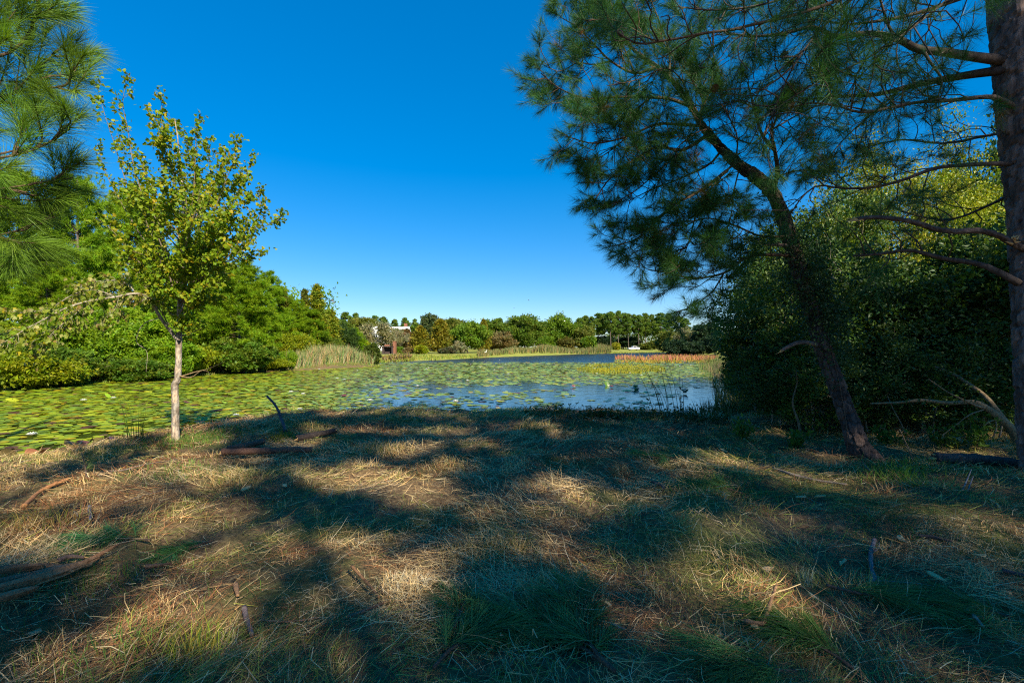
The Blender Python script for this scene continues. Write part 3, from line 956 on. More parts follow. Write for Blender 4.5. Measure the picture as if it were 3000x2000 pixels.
rr = np.random.default_rng(31)
bigpine = thing('tall_pine', 'thick grey barked pine trunk at the right edge with long level limbs', 'pine tree', (0, 0, 0))
bark_trunk('trunk', [(3130, 1480, 5.55, 190), (3098, 1390, 5.6, 150), (3072, 1200, 5.62, 132), (3056, 900, 5.65, 128), (3034, 600, 5.7, 122), (3000, 300, 5.75, 118), (2970, 0, 5.8, 112), (2940, -400, 5.9, 100), (2915, -1000, 6.0, 80), (2900, -1700, 6.1, 50), (2890, -2300, 6.2, 20)], bigpine, 9, sides=48, step=0.034, scale=0.085, depth=0.026, col=(1.25, 1.25, 1.32))
R_LIMBS = [
    ([(2940, 178, 5.75), (2840, 165, 5.75), (2758, 152, 5.75), (2690, 145, 5.8), (2624, 112, 5.85), (2540, 98, 5.95), (2450, 108, 6.0), (2380, 80, 6.1), (2289, 100, 6.2), (2200, 107, 6.3), (2120, 95, 6.4)], .062, .012, .25),
    ([(2945, 205, 5.75), (2850, 218, 5.95), (2735, 238, 6.2), (2646, 259, 6.4), (2557, 279, 6.6), (2470, 282, 6.8), (2378, 290, 7.0)], .06, .012, .3),
    ([(2985, 320, 5.7), (2930, 292, 5.6), (2892, 284, 5.55), (2780, 295, 5.45), (2690, 300, 5.4), (2602, 317, 5.35), (2526, 330, 5.3), (2450, 310, 5.25), (2378, 302, 5.2), (2330, 312, 5.15)], .034, .008, .35),
    ([(2985, 480, 5.72), (2900, 480, 5.75), (2820, 484, 5.8), (2736, 494, 5.85), (2646, 527, 5.9), (2557, 549, 5.95), (2470, 552, 6.0), (2392, 545, 6.05), (2340, 590, 6.1), (2310, 640, 6.15)], .034, .007, .4),
    ([(2970, -70, 5.8), (2880, -30, 5.8), (2803, 0, 5.8), (2690, 38, 5.85), (2602, 58, 5.9), (2486, 71, 6.0), (2400, 60, 6.1)], .04, .01, .3),
    ([(2950, -260, 5.9), (2760, -120, 5.4), (2600, -60, 5.1), (2459, 0, 4.9), (2334, 42, 4.8), (2200, 74, 4.75), (2143, 88, 4.7), (2060, 98, 4.65), (2000, 111, 4.6), (1930, 122, 4.6), (1875, 130, 4.6), (1830, 110, 4.6), (1800, 85, 4.6)], .038, .008, .5),
    ([(2950, -300, 5.9), (2800, -200, 6.6), (2600, -120, 7.2), (2400, -60, 7.6), (2250, -30, 8.0), (2100, -50, 8.2)], .05, .012, .3),
    ([(2985, 830, 5.65), (2930, 800, 5.7), (2867, 773, 5.8), (2765, 757, 5.9), (2663, 733, 6.0), (2586, 743, 6.1), (2500, 750, 6.2)], .045, .014, .62),
    ([(2640, 259, 6.4), (2560, 330, 6.5), (2480, 400, 6.6), (2420, 470, 6.7)], .016, .007, .3),
    ([(2624, 112, 5.85), (2600, 70, 5.8), (2585, 20, 5.75), (2570, -30, 5.7)], .02, .01, .5),
    ([(2700, 140, 5.78), (2730, 190, 5.7), (2760, 235, 5.65), (2745, 290, 5.6)], .02, .008, .5),
    ([(2900, -100, 5.85), (2700, 60, 5.2), (2560, 160, 5.0), (2420, 230, 4.9), (2330, 280, 4.85), (2260, 330, 4.8)], .02, .006, .4),
    ([(2560, -60, 5.2), (2430, 60, 5.0), (2340, 170, 4.9), (2280, 290, 4.85), (2240, 400, 4.8)], .016, .006, .35),
    ([(2980, 560, 5.75), (2900, 600, 6.2), (2800, 640, 6.6), (2720, 640, 7.0), (2640, 620, 7.3)], .024, .008, .3),
    ([(2950, -350, 5.9), (2700, -150, 5.6), (2450, -60, 5.6), (2250, 10, 5.7), (2100, 30, 5.8), (1980, 20, 5.9)], .03, .008, .5),
    ([(2950, -380, 5.9), (2650, -180, 6.5), (2350, -90, 7.0), (2150, -30, 7.2), (1980, -10, 7.4), (1850, -30, 7.5)], .03, .008, .5),
    ([(2980, 380, 5.75), (2880, 400, 6.4), (2760, 420, 7.0), (2640, 410, 7.4), (2540, 430, 7.8)], .024, .008, .3),
]
sh = []
for n_, (rows, a, b, st) in enumerate(R_LIMBS):
    g = Geo()
    nb = len(sh)
    pine_limb(g, sh, limb_px(rows), a, b, rr, spacing=0.11, sub=(0.4, 1.1), start=st * 0.7, up=0.05, twig=0.004, fore=0.5, nshoot=(3, 6), bare=0.18, flat=0.85, col=(1, 1, 1) if n_ == 5 else (.6, .56, .56))
    g.build('branch', M_TWIG if n_ == 5 else M_BARK, bigpine, smooth=True)
build_shoots(sh, 80, 0.2, 0.0035, rr, PINE_COL, bigpine, dead=0.02)
# the snapped limb
p = spline(limb_px([(3010, 735, 5.65), (2965, 712, 5.55), (2925, 690, 5.5), (2867, 676, 5.45), (2800, 678, 5.4), (2740, 671, 5.35), (2690, 655, 5.3), (2637, 643, 5.25), (2561, 637, 5.2), (2512, 642, 5.15)]), 60)
g = Geo(); tube(g, p, np.linspace(.04, .022, 60), 12, (.6, .55, .55), disp=bark_plates(.035, 2.2, .006, 14)); g.build('snapped_branch', M_BARK, bigpine)
g = Geo(); d = unit(p[-1] - p[-4])
for k in range(12):
    o = rr.normal(size=3) * 0.011
    tube(g, np.array([p[-1] + o - d * 0.06, p[-1] + o + d * rr.uniform(0.02, 0.17)]), np.array([.008, .0015]), 4)
for k in range(10):
    o = rr.normal(size=3) * np.array([0.035, 0.01, 0.02]) + np.array([0, -0.045, 0.01])
    tube(g, np.array([p[8] + o, p[8] + o + np.array([rr.uniform(-.1, .06), -0.01, rr.uniform(.0, .05)])]), np.array([.014, .002]), 4)
g.build('torn_wood', M_TORN, bigpine)
pine_cone(bigpine, P(2095, 262, 4.9))
pine_cone(bigpine, P(2298, 165, 5.0))

# ------------------------------------------------------------------ the pine at the left edge (trunk out of the picture)
rq = np.random.default_rng(41)
leftpine = thing('near_pine', 'long needled bright green pine boughs reaching in at the upper left', 'pine tree', (0, 0, 0))
g = Geo()
tb = gz(-6.6, 2.2)
tz = np.linspace(0, 1, 240)
tube(g, np.stack([-6.6 + 0.1 * np.sin(tz * 3), 2.2 + 0 * tz, tb - 0.1 + tz * 9.5], -1), 0.17 * (1 - 0.85 * tz) + .01, 30, disp=bark_plates(.06, 2.4, .012, 2)); g.build('trunk', M_BARK, leftpine)
N_LIMBS = [
    ([(-1400, 420, 2.3), (-700, 330, 2.6), (-250, 230, 2.9), (0, 165, 3.0), (60, 130, 3.05), (95, 80, 3.1), (110, 20, 3.15), (118, -40, 3.2)], .02, .006, .5),
    ([(-1400, 560, 2.4), (-600, 420, 2.8), (-200, 320, 3.0), (0, 285, 3.1), (80, 265, 3.15), (160, 255, 3.2), (235, 275, 3.25)], .02, .005, .5),
    ([(-1400, 800, 2.4), (-600, 600, 2.7), (-200, 490, 2.9), (0, 462, 3.0), (70, 450, 3.05), (140, 420, 3.1), (205, 378, 3.15)], .02, .005, .5),
    ([(-1400, 500, 2.5), (-500, 360, 3.0), (-150, 300, 3.2), (0, 300, 3.3), (90, 220, 3.4), (190, 130, 3.5)], .015, .005, .5),
    ([(-1400, 1000, 2.5), (-600, 820, 2.9), (-200, 720, 3.1), (0, 690, 3.2), (80, 662, 3.3), (160, 635, 3.4)], .014, .004, .58),
    ([(-1400, 1100, 2.6), (-600, 900, 3.0), (-200, 800, 3.2), (0, 780, 3.3), (60, 765, 3.35)], .014, .004, .62),
    ([(-1400, 300, 2.5), (-500, 150, 2.9), (-150, 60, 3.1), (0, 30, 3.2), (90, -20, 3.3)], .014, .005, .5),
    ([(-1400, 700, 2.5), (-500, 560, 2.9), (-100, 560, 3.1), (60, 545, 3.2), (150, 530, 3.3), (215, 520, 3.35)], .013, .004, .55),
]
sh = []
for rows, a, b, st in N_LIMBS:
    g = Geo()
    pine_limb(g, sh, limb_px(rows), a, b, rq, spacing=0.085, sub=(0.12, 0.34), start=st, up=0.1, twig=0.004, fore=0.9, nshoot=(2, 4), flat=0.7)
    g.build('branch', M_TWIG, leftpine, smooth=True)
# crown higher up and out of the picture, at the trunk
for k in range(16):
    z = rq.uniform(3.5, 9.0); a = rq.uniform(0, 6.3); L = (10.2 - z) * 0.22 + 0.4
    if -0.6 < a < 1.9: L *= 0.6
    p0 = np.array([-6.6, 2.2, z + tb])
    g = Geo(); pine_limb(g, sh, np.array([p0, p0 + np.array([math.cos(a) * L * .5, math.sin(a) * L * .5, .1]), p0 + np.array([math.cos(a) * L, math.sin(a) * L, .35 * L])]), .02, .006, rq, spacing=.3, sub=(.2, .5), nshoot=(2, 3))
    g.build('branch', M_TWIG, leftpine, smooth=True)
build_shoots(sh, 130, 0.2, 0.0022, rq, (0.12, 0.22, 0.022), leftpine, bend=0.14, droop=0.06, spread=(60, 14))


def rebase(root, base):
    base = Vector([float(v) for v in base])
    root.location = base
    for ch in root.children: ch.location = Vector(ch.location) - base


rebase(leaning, P(2522, 1325, 6.8)); rebase(vine, P(2500, 1290, 6.8)); rebase(bigpine, P(3062, 1390, 5.6)); rebase(leftpine, (-6.6, 2.2, tb))

# ------------------------------------------------------------------ the young maple on the left
rs = np.random.default_rng(52)
SB = on_ground(515, 1297)
SY = SB[1]
sap = thing('young_maple', 'young broadleaf tree with pale trunk, broken lower limbs and yellow green crown', 'tree', (0, 0, 0))
M_SAP = wood_mat('sapling_bark', (0.12, 0.1, 0.075), (0.4, 0.35, 0.27), scale=12, stretch=0.35, bump=0.4)
TR = [(517, 1320, 34), (515, 1297, 30), (514, 1240, 27), (514, 1180, 26), (512, 1130, 25), (520, 1110, 24), (523, 1060, 22), (524, 1000, 22), (526, 940, 21), (528, 890, 19), (532, 860, 17), (538, 800, 13), (540, 740, 11), (541, 680, 10), (538, 600, 8), (530, 500, 6), (520, 400, 4), (512, 350, 2)]
pts = np.array([np.append(P(a, b, SY), 0.5 * w * 0.72 / F * SY) for a, b, w in TR])
st = spline(pts, 260)
g = Geo(); tube(g, st[:, :3], st[:, 3], 22, disp=bark_plates(.03, 3.5, .0035, 6)); g.build('trunk', M_SAP, sap)
# limbs: start row on the trunk, then tip (px, py) and depth offset
LIMBS = [(870, [(520, 850, 0), (480, 760, -.1), (440, 640, -.2), (400, 500, -.25), (375, 380, -.2), (372, 300, -.2), (378, 222, -.2)]),
         (860, [(505, 800, .1), (440, 680, .2), (380, 560, .25), (330, 420, .3), (300, 320, .3), (280, 232, .3)]),
         (840, [(500, 780, .3), (420, 700, .6), (360, 600, .8), (310, 500, .9), (285, 420, .9)]),
         (850, [(540, 800, .1), (530, 640, .4), (500, 500, .5), (470, 400, .5), (440, 315, .5)]),
         (820, [(545, 760, -.1), (545, 600, -.3), (520, 480, -.4), (490, 380, -.4), (474, 290, -.4)]),
         (800, [(555, 700, .0), (570, 560, .0), (580, 450, .1), (576, 350, .1)]),
         (830, [(565, 740, .2), (600, 620, .4), (620, 500, .5), (605, 400, .5)]),
         (860, [(560, 790, -.2), (610, 680, -.4), (650, 560, -.5), (685, 460, -.6), (695, 398, -.6)]),
         (850, [(570, 800, .2), (640, 700, .5), (690, 600, .7), (725, 520, .8), (735, 470, .8)]),
         (880, [(570, 830, -.1), (640, 760, -.3), (710, 700, -.4), (770, 660, -.5), (830, 638, -.5)]),
         (860, [(575, 810, .2), (660, 740, .4), (730, 690, .5), (770, 620, .5), (755, 555, .5)]),
         (875, [(580, 840, .3), (650, 790, .6), (720, 760, .8), (770, 745, .9)]),
         (890, [(560, 850, -.3), (620, 800, -.6), (680, 760, -.9), (740, 700, -1.0)]),
         (900, [(500, 850, -.2), (430, 780, -.4), (370, 720, -.5), (320, 660, -.6), (285, 640, -.6)]),
         (880, [(500, 830, -.4), (450, 740, -.9), (420, 640, -1.1), (400, 560, -1.2)]),
         (870, [(520, 820, -.5), (540, 720, -1.0), (560, 620, -1.3), (590, 540, -1.3)]),
         (850, [(540, 800, .5), (570, 700, 1.0), (600, 600, 1.2), (640, 520, 1.3)]),
         (840, [(510, 790, .5), (470, 690, 1.0), (440, 590, 1.2), (420, 480, 1.2)]),
         (760, [(530, 700, .2), (500, 620, .3), (450, 560, .4), (400, 450, .4)]),
         (740, [(550, 680, -.2), (600, 600, -.3), (640, 540, -.4), (660, 440, -.4)]),
         (700, [(545, 620, .1), (560, 520, .2), (540, 420, .2), (510, 350, .2)]),
         (965, [(505, 955, -.1), (470, 915, -.3), (440, 870, -.4), (420, 830, -.4), (380, 790, -.4), (350, 780, -.4)]),
         (905, [(545, 880, .1), (580, 850, .3), (620, 820, .5), (650, 800, .5)])]
for k in range(22):                                     # fill the middle of the crown
    a = k * 2.4; zq = rs.uniform(0.05, 0.95); w_ = 235 * math.sin(math.pi * min(.95, .18 + .72 * (1 - zq)))
    tx_, ty_, td_ = 540 + w_ * math.cos(a) * rs.uniform(.45, 1), 400 + (1 - zq) * 420 - 40, 1.25 * math.sin(a) * rs.uniform(.5, 1)
    r0_ = min(930, ty_ + rs.uniform(140, 230))
    LIMBS.append((r0_, [(540 + (tx_ - 540) * .3, r0_ - 45, td_ * .3), (540 + (tx_ - 540) * .7, (r0_ * .35 + ty_ * .65), td_ * .7), (tx_, ty_, td_)]))
LIMBS += [(925, [(560, 905, -.1), (590, 885, -.2), (625, 880, -.25)]), (935, [(500, 915, .2), (470, 890, .35), (440, 880, .4)]), (900, [(550, 860, -.4), (590, 830, -.7), (640, 830, -.9)]), (890, [(510, 860, -.5), (470, 830, -.8), (430, 800, -1.0)]), (985, [(532, 970, -.1), (545, 955, -.16), (560, 950, -.2)]), (870, [(545, 820, -.3), (580, 770, -.7), (620, 740, -1.0), (660, 720, -1.1)]), (860, [(505, 810, -.3), (460, 760, -.7), (400, 740, -1.0), (360, 730, -1.1)])]
twigs_all = []
wood = None
LP, LA = [], []
for row, rows in LIMBS:
    k = int(np.argmin(np.abs((CZ - st[:, 2]) * F / SY + HY - row)))
    path = np.vstack([st[k, :3]] + [P(a, b, SY) + np.array([0, 1, 0]) * d * 1.0 + np.array([(a - CX) / F * d, 0, -(b - HY) / F * d]) for a, b, d in rows])
    path[1:-1] += rs.normal(size=path[1:-1].shape) * 0.03
    p = spline(path, 40)
    g = Geo()
    tube(g, p, np.linspace(0.013, 0.0025, 40), 6, (.6, .55, .5))
    for q in np.linspace(0.3, 1.0, 18):
        i = min(38, int(q * 39))
        fwd = unit(p[i + 1] - p[max(0, i - 1)])
        d = unit(fwd * 0.7 + unit(rs.normal(size=3)) * 0.75 + np.array([0, 0, 0.25]))
        ln = rs.uniform(0.15, 0.5) * (1.05 - 0.6 * q)
        tw = curve_between(p[i], p[i] + d * ln, rs, 5, 0.06)
        tube(g, tw, np.linspace(0.0035, 0.0015, 5), 3, (.5, .45, .4), cap=False)
        for s in range(rs.integers(14, 22)):
            f = rs.uniform(0.15, 1.05) * 4; a = min(3, int(f))
            LP.append(tw[a] + (tw[a + 1] - tw[a]) * (f - a) + rs.normal(size=3) * 0.035); LA.append(d)
    for q in rs.uniform(0.35, 1.0, 16):
        i = int(q * 39); LP.append(p[i] + rs.normal(size=3) * 0.03); LA.append(unit(rs.normal(size=3)))
    g.build('branch', M_SAP, sap, smooth=True)
LP = np.array(LP); LA = np.array(LA)
N = len(LP)
ax = unit(LA * 0.5 + rs.normal(size=(N, 3)) * 0.6 + np.array([0, 0, -0.45]))
sz = rs.uniform(0.036, 0.076, N)
base = np.array([(0.15, 0.24, 0.008), (0.20, 0.26, 0.010), (0.25, 0.26, 0.012), (0.12, 0.21, 0.010), (0.36, 0.28, 0.012)])
lc = cvary(base[rs.choice(5, N, p=[.34, .3, .18, .13, .05])], N, rs, 0.2, 0.1)
# wilted limb that snapped and hangs out to the left
broken = []
WL = [[(522, 1000, 0), (500, 970, -.1), (470, 930, -.3), (440, 880, -.5), (400, 860, -.8), (340, 870, -1.0), (270, 880, -1.2), (200, 900, -1.4), (120, 940, -1.6), (40, 985, -1.8), (0, 1010, -1.9)],
      [(340, 870, -1.0), (280, 850, -.9), (220, 860, -.9), (150, 900, -1.0), (80, 915, -1.2), (0, 912, -1.3), (-60, 915, -1.4)],
      [(270, 880, -1.2), (220, 920, -1.3), (170, 960, -1.4), (130, 1000, -1.4), (105, 1010, -1.4)],
      [(400, 860, -.8), (370, 830, -.7), (320, 820, -.7), (260, 830, -.7), (230, 840, -.7)],
      [(440, 880, -.5), (380, 880, -.4), (330, 910, -.4), (310, 950, -.4)],
      [(470, 930, -.3), (420, 950, -.2), (400, 1000, -.1), (430, 1030, -.1), (428, 1090, -.1)]]
WP, WA = [], []
for n_, rows in enumerate(WL):
    p = spline(np.array([P(a, b, SY + d) for a, b, d in rows]), 50)
    g = Geo(); tube(g, p, np.linspace(0.03 if n_ == 0 else 0.008, 0.002, 50), 7)
    if n_ < 5:
        for q in np.linspace(0.25 if n_ == 0 else 0.15, 1, 34 if n_ == 0 else 20):
            i = min(48, int(q * 49)); fwd = unit(p[i + 1] - p[i])
            d = unit(fwd + unit(rs.normal(size=3)) * 0.8 + np.array([0, 0, -0.1])); ln = rs.uniform(0.1, 0.34)
            tw = curve_between(p[i], p[i] + d * ln, rs, 4, 0.08)
            tube(g, tw, np.linspace(0.003, 0.0015, 4), 4, cap=False)
            for s in range(12):
                WP.append(tw[rs.integers(1, 4)] + rs.normal(size=3) * 0.04); WA.append(d)
    g.build('broken_branch', M_SAP, sap, smooth=True)
WP = np.array(WP); WA = np.array(WA); NW = len(WP)
wax = unit(WA * 0.5 + rs.normal(size=(NW, 3)) * 0.4 + np.array([0, 0, -0.9]))
wb = np.array([(0.15, 0.2, 0.015), (0.3, 0.3, 0.1), (0.22, 0.24, 0.03), (0.2, 0.15, 0.04)])
wc = cvary(wb[rs.choice(4, NW, p=[.35, .3, .25, .1])], NW, rs, 0.2, 0.1)
AP = np.vstack([LP, WP]); AX = np.vstack([ax, wax]); AS = np.concatenate([sz, rs.uniform(0.035, 0.075, NW)]); AC = np.vstack([lc, wc])
# the 300 leaves that show largest are pieces of their own, the rest one mesh
vis = AS / AP[:, 1]
top = np.argsort(-vis)[:300]
rest = np.setdiff1d(np.arange(len(AP)), top)
g = Geo(); leaves(g, AP[rest], AX[rest], AS[rest], rs, MAPLE, AC[rest], face_up=0.25)
tag(g.build('foliage', M_LEAF, sap), kind='stuff')
protos = []
for k in range(8):
    g = Geo(); leaves(g, np.zeros((1, 3)), np.array([[0, 1.0, 0]]), 1.0, rs, MAPLE, AC[top[k * 30]], nrm=np.array([[0, 0, 1.0]]))
    me = g.mesh('leaf'); me.materials.append(M_LEAF); protos.append((me, AC[top[k * 30]]))
for n_, k in enumerate(top):
    me = min(protos, key=lambda m: np.abs(m[1] - AC[k]).sum())[0]
    o = link('leaf', me, sap, tuple(AP[k]))
    r = Vector(rs.normal(size=3)) + Vector((0, 0, 0.3)); a = Vector(AX[k])
    s = a.cross(r).normalized(); m_ = s.cross(a)
    o.rotation_euler = Matrix((s, a, m_)).transposed().to_euler()
    o.scale = (AS[k],) * 3
# torn twigs at the trunk
for rows in ([(523, 1105, 0), (570, 1090, -.1), (610, 1080, -.2), (660, 1058, -.3)], [(520, 1100, 0), (560, 1105, -.1), (590, 1085, -.2), (612, 1090, -.2), (616, 1110, -.2)], [(530, 985, 0), (560, 975, .1), (590, 962, .1), (606, 955, .1)]):
    p = spline(np.array([P(a, b, SY + d) for a, b, d in rows]), 16)
    g = Geo(); tube(g, p, np.linspace(0.014, 0.003, 16), 6, (1.0, 0.8, 0.5)); g.build('torn_twig', M_SAP, sap, smooth=True)
rebase(sap, SB)

# ------------------------------------------------------------------ thicket on the right
rt = np.random.default_rng(61)
TH = [  # px, depth, height, width, label, colours
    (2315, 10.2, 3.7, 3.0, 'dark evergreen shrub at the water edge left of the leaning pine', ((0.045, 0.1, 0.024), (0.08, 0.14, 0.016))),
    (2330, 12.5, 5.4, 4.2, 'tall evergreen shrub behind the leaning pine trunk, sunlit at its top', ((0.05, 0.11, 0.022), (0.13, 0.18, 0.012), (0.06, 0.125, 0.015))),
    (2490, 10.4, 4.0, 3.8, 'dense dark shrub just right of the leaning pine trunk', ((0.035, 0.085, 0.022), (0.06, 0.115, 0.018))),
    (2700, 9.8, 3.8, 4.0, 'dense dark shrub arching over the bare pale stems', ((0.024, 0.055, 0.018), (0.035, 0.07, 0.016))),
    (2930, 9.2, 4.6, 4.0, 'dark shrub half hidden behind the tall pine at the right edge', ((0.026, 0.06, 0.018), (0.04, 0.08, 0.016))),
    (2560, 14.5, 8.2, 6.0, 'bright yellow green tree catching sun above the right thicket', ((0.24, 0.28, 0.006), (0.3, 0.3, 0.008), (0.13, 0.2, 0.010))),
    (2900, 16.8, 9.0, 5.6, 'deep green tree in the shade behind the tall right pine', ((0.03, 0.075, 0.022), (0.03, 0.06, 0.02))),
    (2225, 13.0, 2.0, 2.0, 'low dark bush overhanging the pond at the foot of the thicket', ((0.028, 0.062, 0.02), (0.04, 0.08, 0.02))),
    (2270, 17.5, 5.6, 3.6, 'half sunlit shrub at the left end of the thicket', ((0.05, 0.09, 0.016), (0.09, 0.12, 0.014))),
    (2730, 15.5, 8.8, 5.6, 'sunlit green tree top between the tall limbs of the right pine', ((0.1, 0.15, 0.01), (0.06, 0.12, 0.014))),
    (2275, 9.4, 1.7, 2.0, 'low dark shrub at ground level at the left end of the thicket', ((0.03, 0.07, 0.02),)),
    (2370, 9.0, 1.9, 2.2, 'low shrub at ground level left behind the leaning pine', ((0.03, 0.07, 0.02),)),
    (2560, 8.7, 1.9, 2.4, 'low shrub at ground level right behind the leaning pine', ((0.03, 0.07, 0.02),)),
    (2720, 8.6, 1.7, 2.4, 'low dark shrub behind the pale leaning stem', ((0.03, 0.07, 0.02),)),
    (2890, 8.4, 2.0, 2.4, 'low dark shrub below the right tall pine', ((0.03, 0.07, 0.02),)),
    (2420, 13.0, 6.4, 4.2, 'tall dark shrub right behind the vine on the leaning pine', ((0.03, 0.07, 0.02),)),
]
TP = {}
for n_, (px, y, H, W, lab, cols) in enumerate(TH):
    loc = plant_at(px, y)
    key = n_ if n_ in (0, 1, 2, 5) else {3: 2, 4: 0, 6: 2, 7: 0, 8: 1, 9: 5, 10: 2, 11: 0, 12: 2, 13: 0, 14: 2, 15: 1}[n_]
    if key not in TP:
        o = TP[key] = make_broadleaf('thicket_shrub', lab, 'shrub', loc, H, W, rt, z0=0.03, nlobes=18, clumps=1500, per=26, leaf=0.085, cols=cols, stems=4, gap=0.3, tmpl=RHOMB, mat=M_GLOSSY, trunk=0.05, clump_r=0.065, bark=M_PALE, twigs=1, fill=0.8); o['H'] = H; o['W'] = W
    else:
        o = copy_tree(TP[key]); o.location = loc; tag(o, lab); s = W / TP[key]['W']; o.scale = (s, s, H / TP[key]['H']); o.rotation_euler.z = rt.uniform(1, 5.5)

# pale bare-stemmed tree in the thicket
ps = thing('leaning_shrub_tree', 'pale smooth stem forking low and leaning left under the dark shrubs', 'tree', (0, 0, 0))
STEMS = [([(3000, 1345, 7.0, 52), (2985, 1300, 7.0, 46), (2965, 1260, 7.0, 42), (2930, 1225, 7.0, 36), (2890, 1195, 7.05, 32), (2850, 1178, 7.1, 26), (2780, 1180, 7.2, 20), (2700, 1172, 7.3, 17), (2640, 1178, 7.4, 13), (2550, 1182, 7.5, 8)]),
         ([(2968, 1262, 7.0, 34), (2930, 1215, 7.1, 28), (2895, 1170, 7.2, 24), (2860, 1140, 7.4, 20), (2800, 1100, 7.7, 15), (2740, 1075, 8.0, 10), (2690, 1070, 8.2, 7)]),
         ([(2885, 1195, 7.05, 16), (2860, 1188, 6.95, 13), (2825, 1172, 6.85, 9), (2780, 1150, 6.8, 6), (2720, 1110, 6.8, 5)]),
         ([(2970, 1262, 7.0, 22), (3020, 1262, 7.0, 20), (3090, 1230, 7.0, 16)]),
         ([(2880, 1200, 7.0, 8), (2840, 1215, 6.9, 6), (2800, 1245, 6.9, 5), (2760, 1275, 6.9, 4)]),
         ([(2920, 1228, 7.0, 7), (2890, 1240, 6.9, 5), (2868, 1275, 6.9, 4)])]
for n_, rows in enumerate(STEMS):
    s_ = spline(np.array([np.append(P(a, b, c), 0.5 * w * .55 / F * c) for a, b, c, w in rows]), 60)
    g = Geo(); tube(g, s_[:, :3], s_[:, 3], 12, (.75, .62, .45), disp=lambda u, v, r: 0.004 * (vnoise(u * 30, v * 12, seed=2) - 0.5)); g.build('stem', M_PALE, ps, smooth=True)
g = Geo(); pos = []
for k in range(120):
    q = s_[0, :3] + np.array([rt.uniform(-2.6, 0.2), rt.uniform(-0.2, 1.0), rt.uniform(0.2, 1.6)])
    pos.append(q + rt.normal(size=(14, 3)) * 0.12)
pos = np.vstack(pos)
leaves(g, pos, rt.normal(size=pos.shape), rt.uniform(0.035, 0.07, len(pos)), rt, RHOMB, cvary((0.045, 0.085, 0.016), len(pos), rt, 0.25, 0.2), face_up=0.4)
g.build('foliage', M_GLOSSY, ps)
rebase(ps, P(3000, 1345, 7.0))
# slender pale stems under the shrubs
for rows, lab in (([(2345, 1300, 8.0), (2340, 1240, 8.0), (2322, 1180, 8.1), (2335, 1120, 8.2), (2330, 1070, 8.3)], 'thin crooked pale stem rising left of the leaning pine'),
                  ([(2660, 1290, 7.2), (2640, 1240, 7.3), (2618, 1200, 7.4), (2600, 1160, 7.6)], 'thin upright sapling stem between the two pines'),
                  ([(2675, 1350, 6.5), (2660, 1310, 6.5), (2635, 1255, 6.6)], 'slanting bare twig stuck in the ground right of the leaning pine')):
    g = Geo(); p = spline(limb_px(rows), 30); tube(g, p, np.linspace(0.024 if '2345' in str(rows[0]) else 0.01, 0.006, 30), 8, (.5, .42, .33))
    tag(g.build('bare_stem', M_PALE, smooth=True, origin=p[0], place=True), lab, 'stem')
# small leafy plants at the foot
for px, py, s, lab in ((2395, 1275, .55, 'bright leafy seedling left of the leaning pine base'), (2330, 1312, .3, 'small yellow green plant left of the leaning pine base'), (2600, 1305, .3, 'small leafy plant just right of the leaning pine base'), (2760, 1315, .32, 'small leafy plant on the needle litter between the pines'), (2860, 1320, .5, 'low ferny green plant under the pale leaning stem'), (2180, 1285, .35, 'leafy weed at the foot of the left thicket')):
    b = on_ground(px, py)
    r_ = thing('leafy_plant', lab, 'plant', b)
    g = Geo(); gl = Geo()
    for k in range(9):
        d = unit(np.array([rt.normal() * .5, rt.normal() * .5, 1.0])); tw = curve_between(np.zeros(3), d * s * rt.uniform(.6, 1.1), rt, 5, .08)
        tube(g, tw, np.linspace(.004, .002, 5), 4, cap=False)
        pp = tw[rt.integers(1, 5, 26)] + rt.normal(size=(26, 3)) * s * .1
        leaves(gl, pp, rt.normal(size=(26, 3)) + d, rt.uniform(.05, .1, 26), rt, RHOMB, cvary((.07, .14, .02), 26, rt, .25, .15), face_up=.8)
    g.build('stems', M_TWIG, r_); gl.build('foliage', M_LEAF, r_)

# ------------------------------------------------------------------ pines behind the viewer whose broken canopy dapples the bank
SX, SYD = TO_SUN.x / TO_SUN.z, TO_SUN.y / TO_SUN.z
GAPS = [  # gaps in the canopy, by the spot of sun they let through: px, py, half width, half height
    (690, 1410, 120, 26), (640, 1490, 160, 18), (250, 1470, 260, 28), (100, 1400, 260, 60), (430, 1560, 170, 20), (850, 1580, 170, 26), (700, 1655, 240, 20), (1050, 1615, 120, 28),
    (1150, 1705, 190, 58), (1480, 1630, 150, 30), (1700, 1690, 130, 28), (1960, 1690, 130, 50), (1200, 1322, 150, 20), (1320, 1368, 90, 16), (1540, 1252, 60, 9), (1640, 1425, 80, 20), (1080, 1268, 130, 9),
    (1400, 1312, 60, 9), (2540, 1412, 170, 20), (2620, 1332, 230, 9), (2250, 1775, 180, 28), (2480, 1900, 260, 46), (2850, 1540, 90, 18), (500, 1790, 300, 40), (650, 1900, 340, 46), (1260, 1830, 60, 36), (950, 1770, 120, 30),
    (350, 1660, 120, 14), (1650, 1830, 60, 25), (950, 1440, 70, 10), (1800, 1480, 60, 10), (300, 1340, 160, 26), (1990, 1850, 90, 30), (1250, 1270, 200, 8), (900, 1300, 120, 10), (700, 1350, 100, 8), (1500, 1500, 120, 12), (1250, 1470, 60, 10), (2000, 1380, 60, 8), (1350, 1950, 120, 30), (300, 1900, 200, 40), (550, 1350, 60, 8), (80, 1560, 140, 24), (80, 1640, 100, 20)]


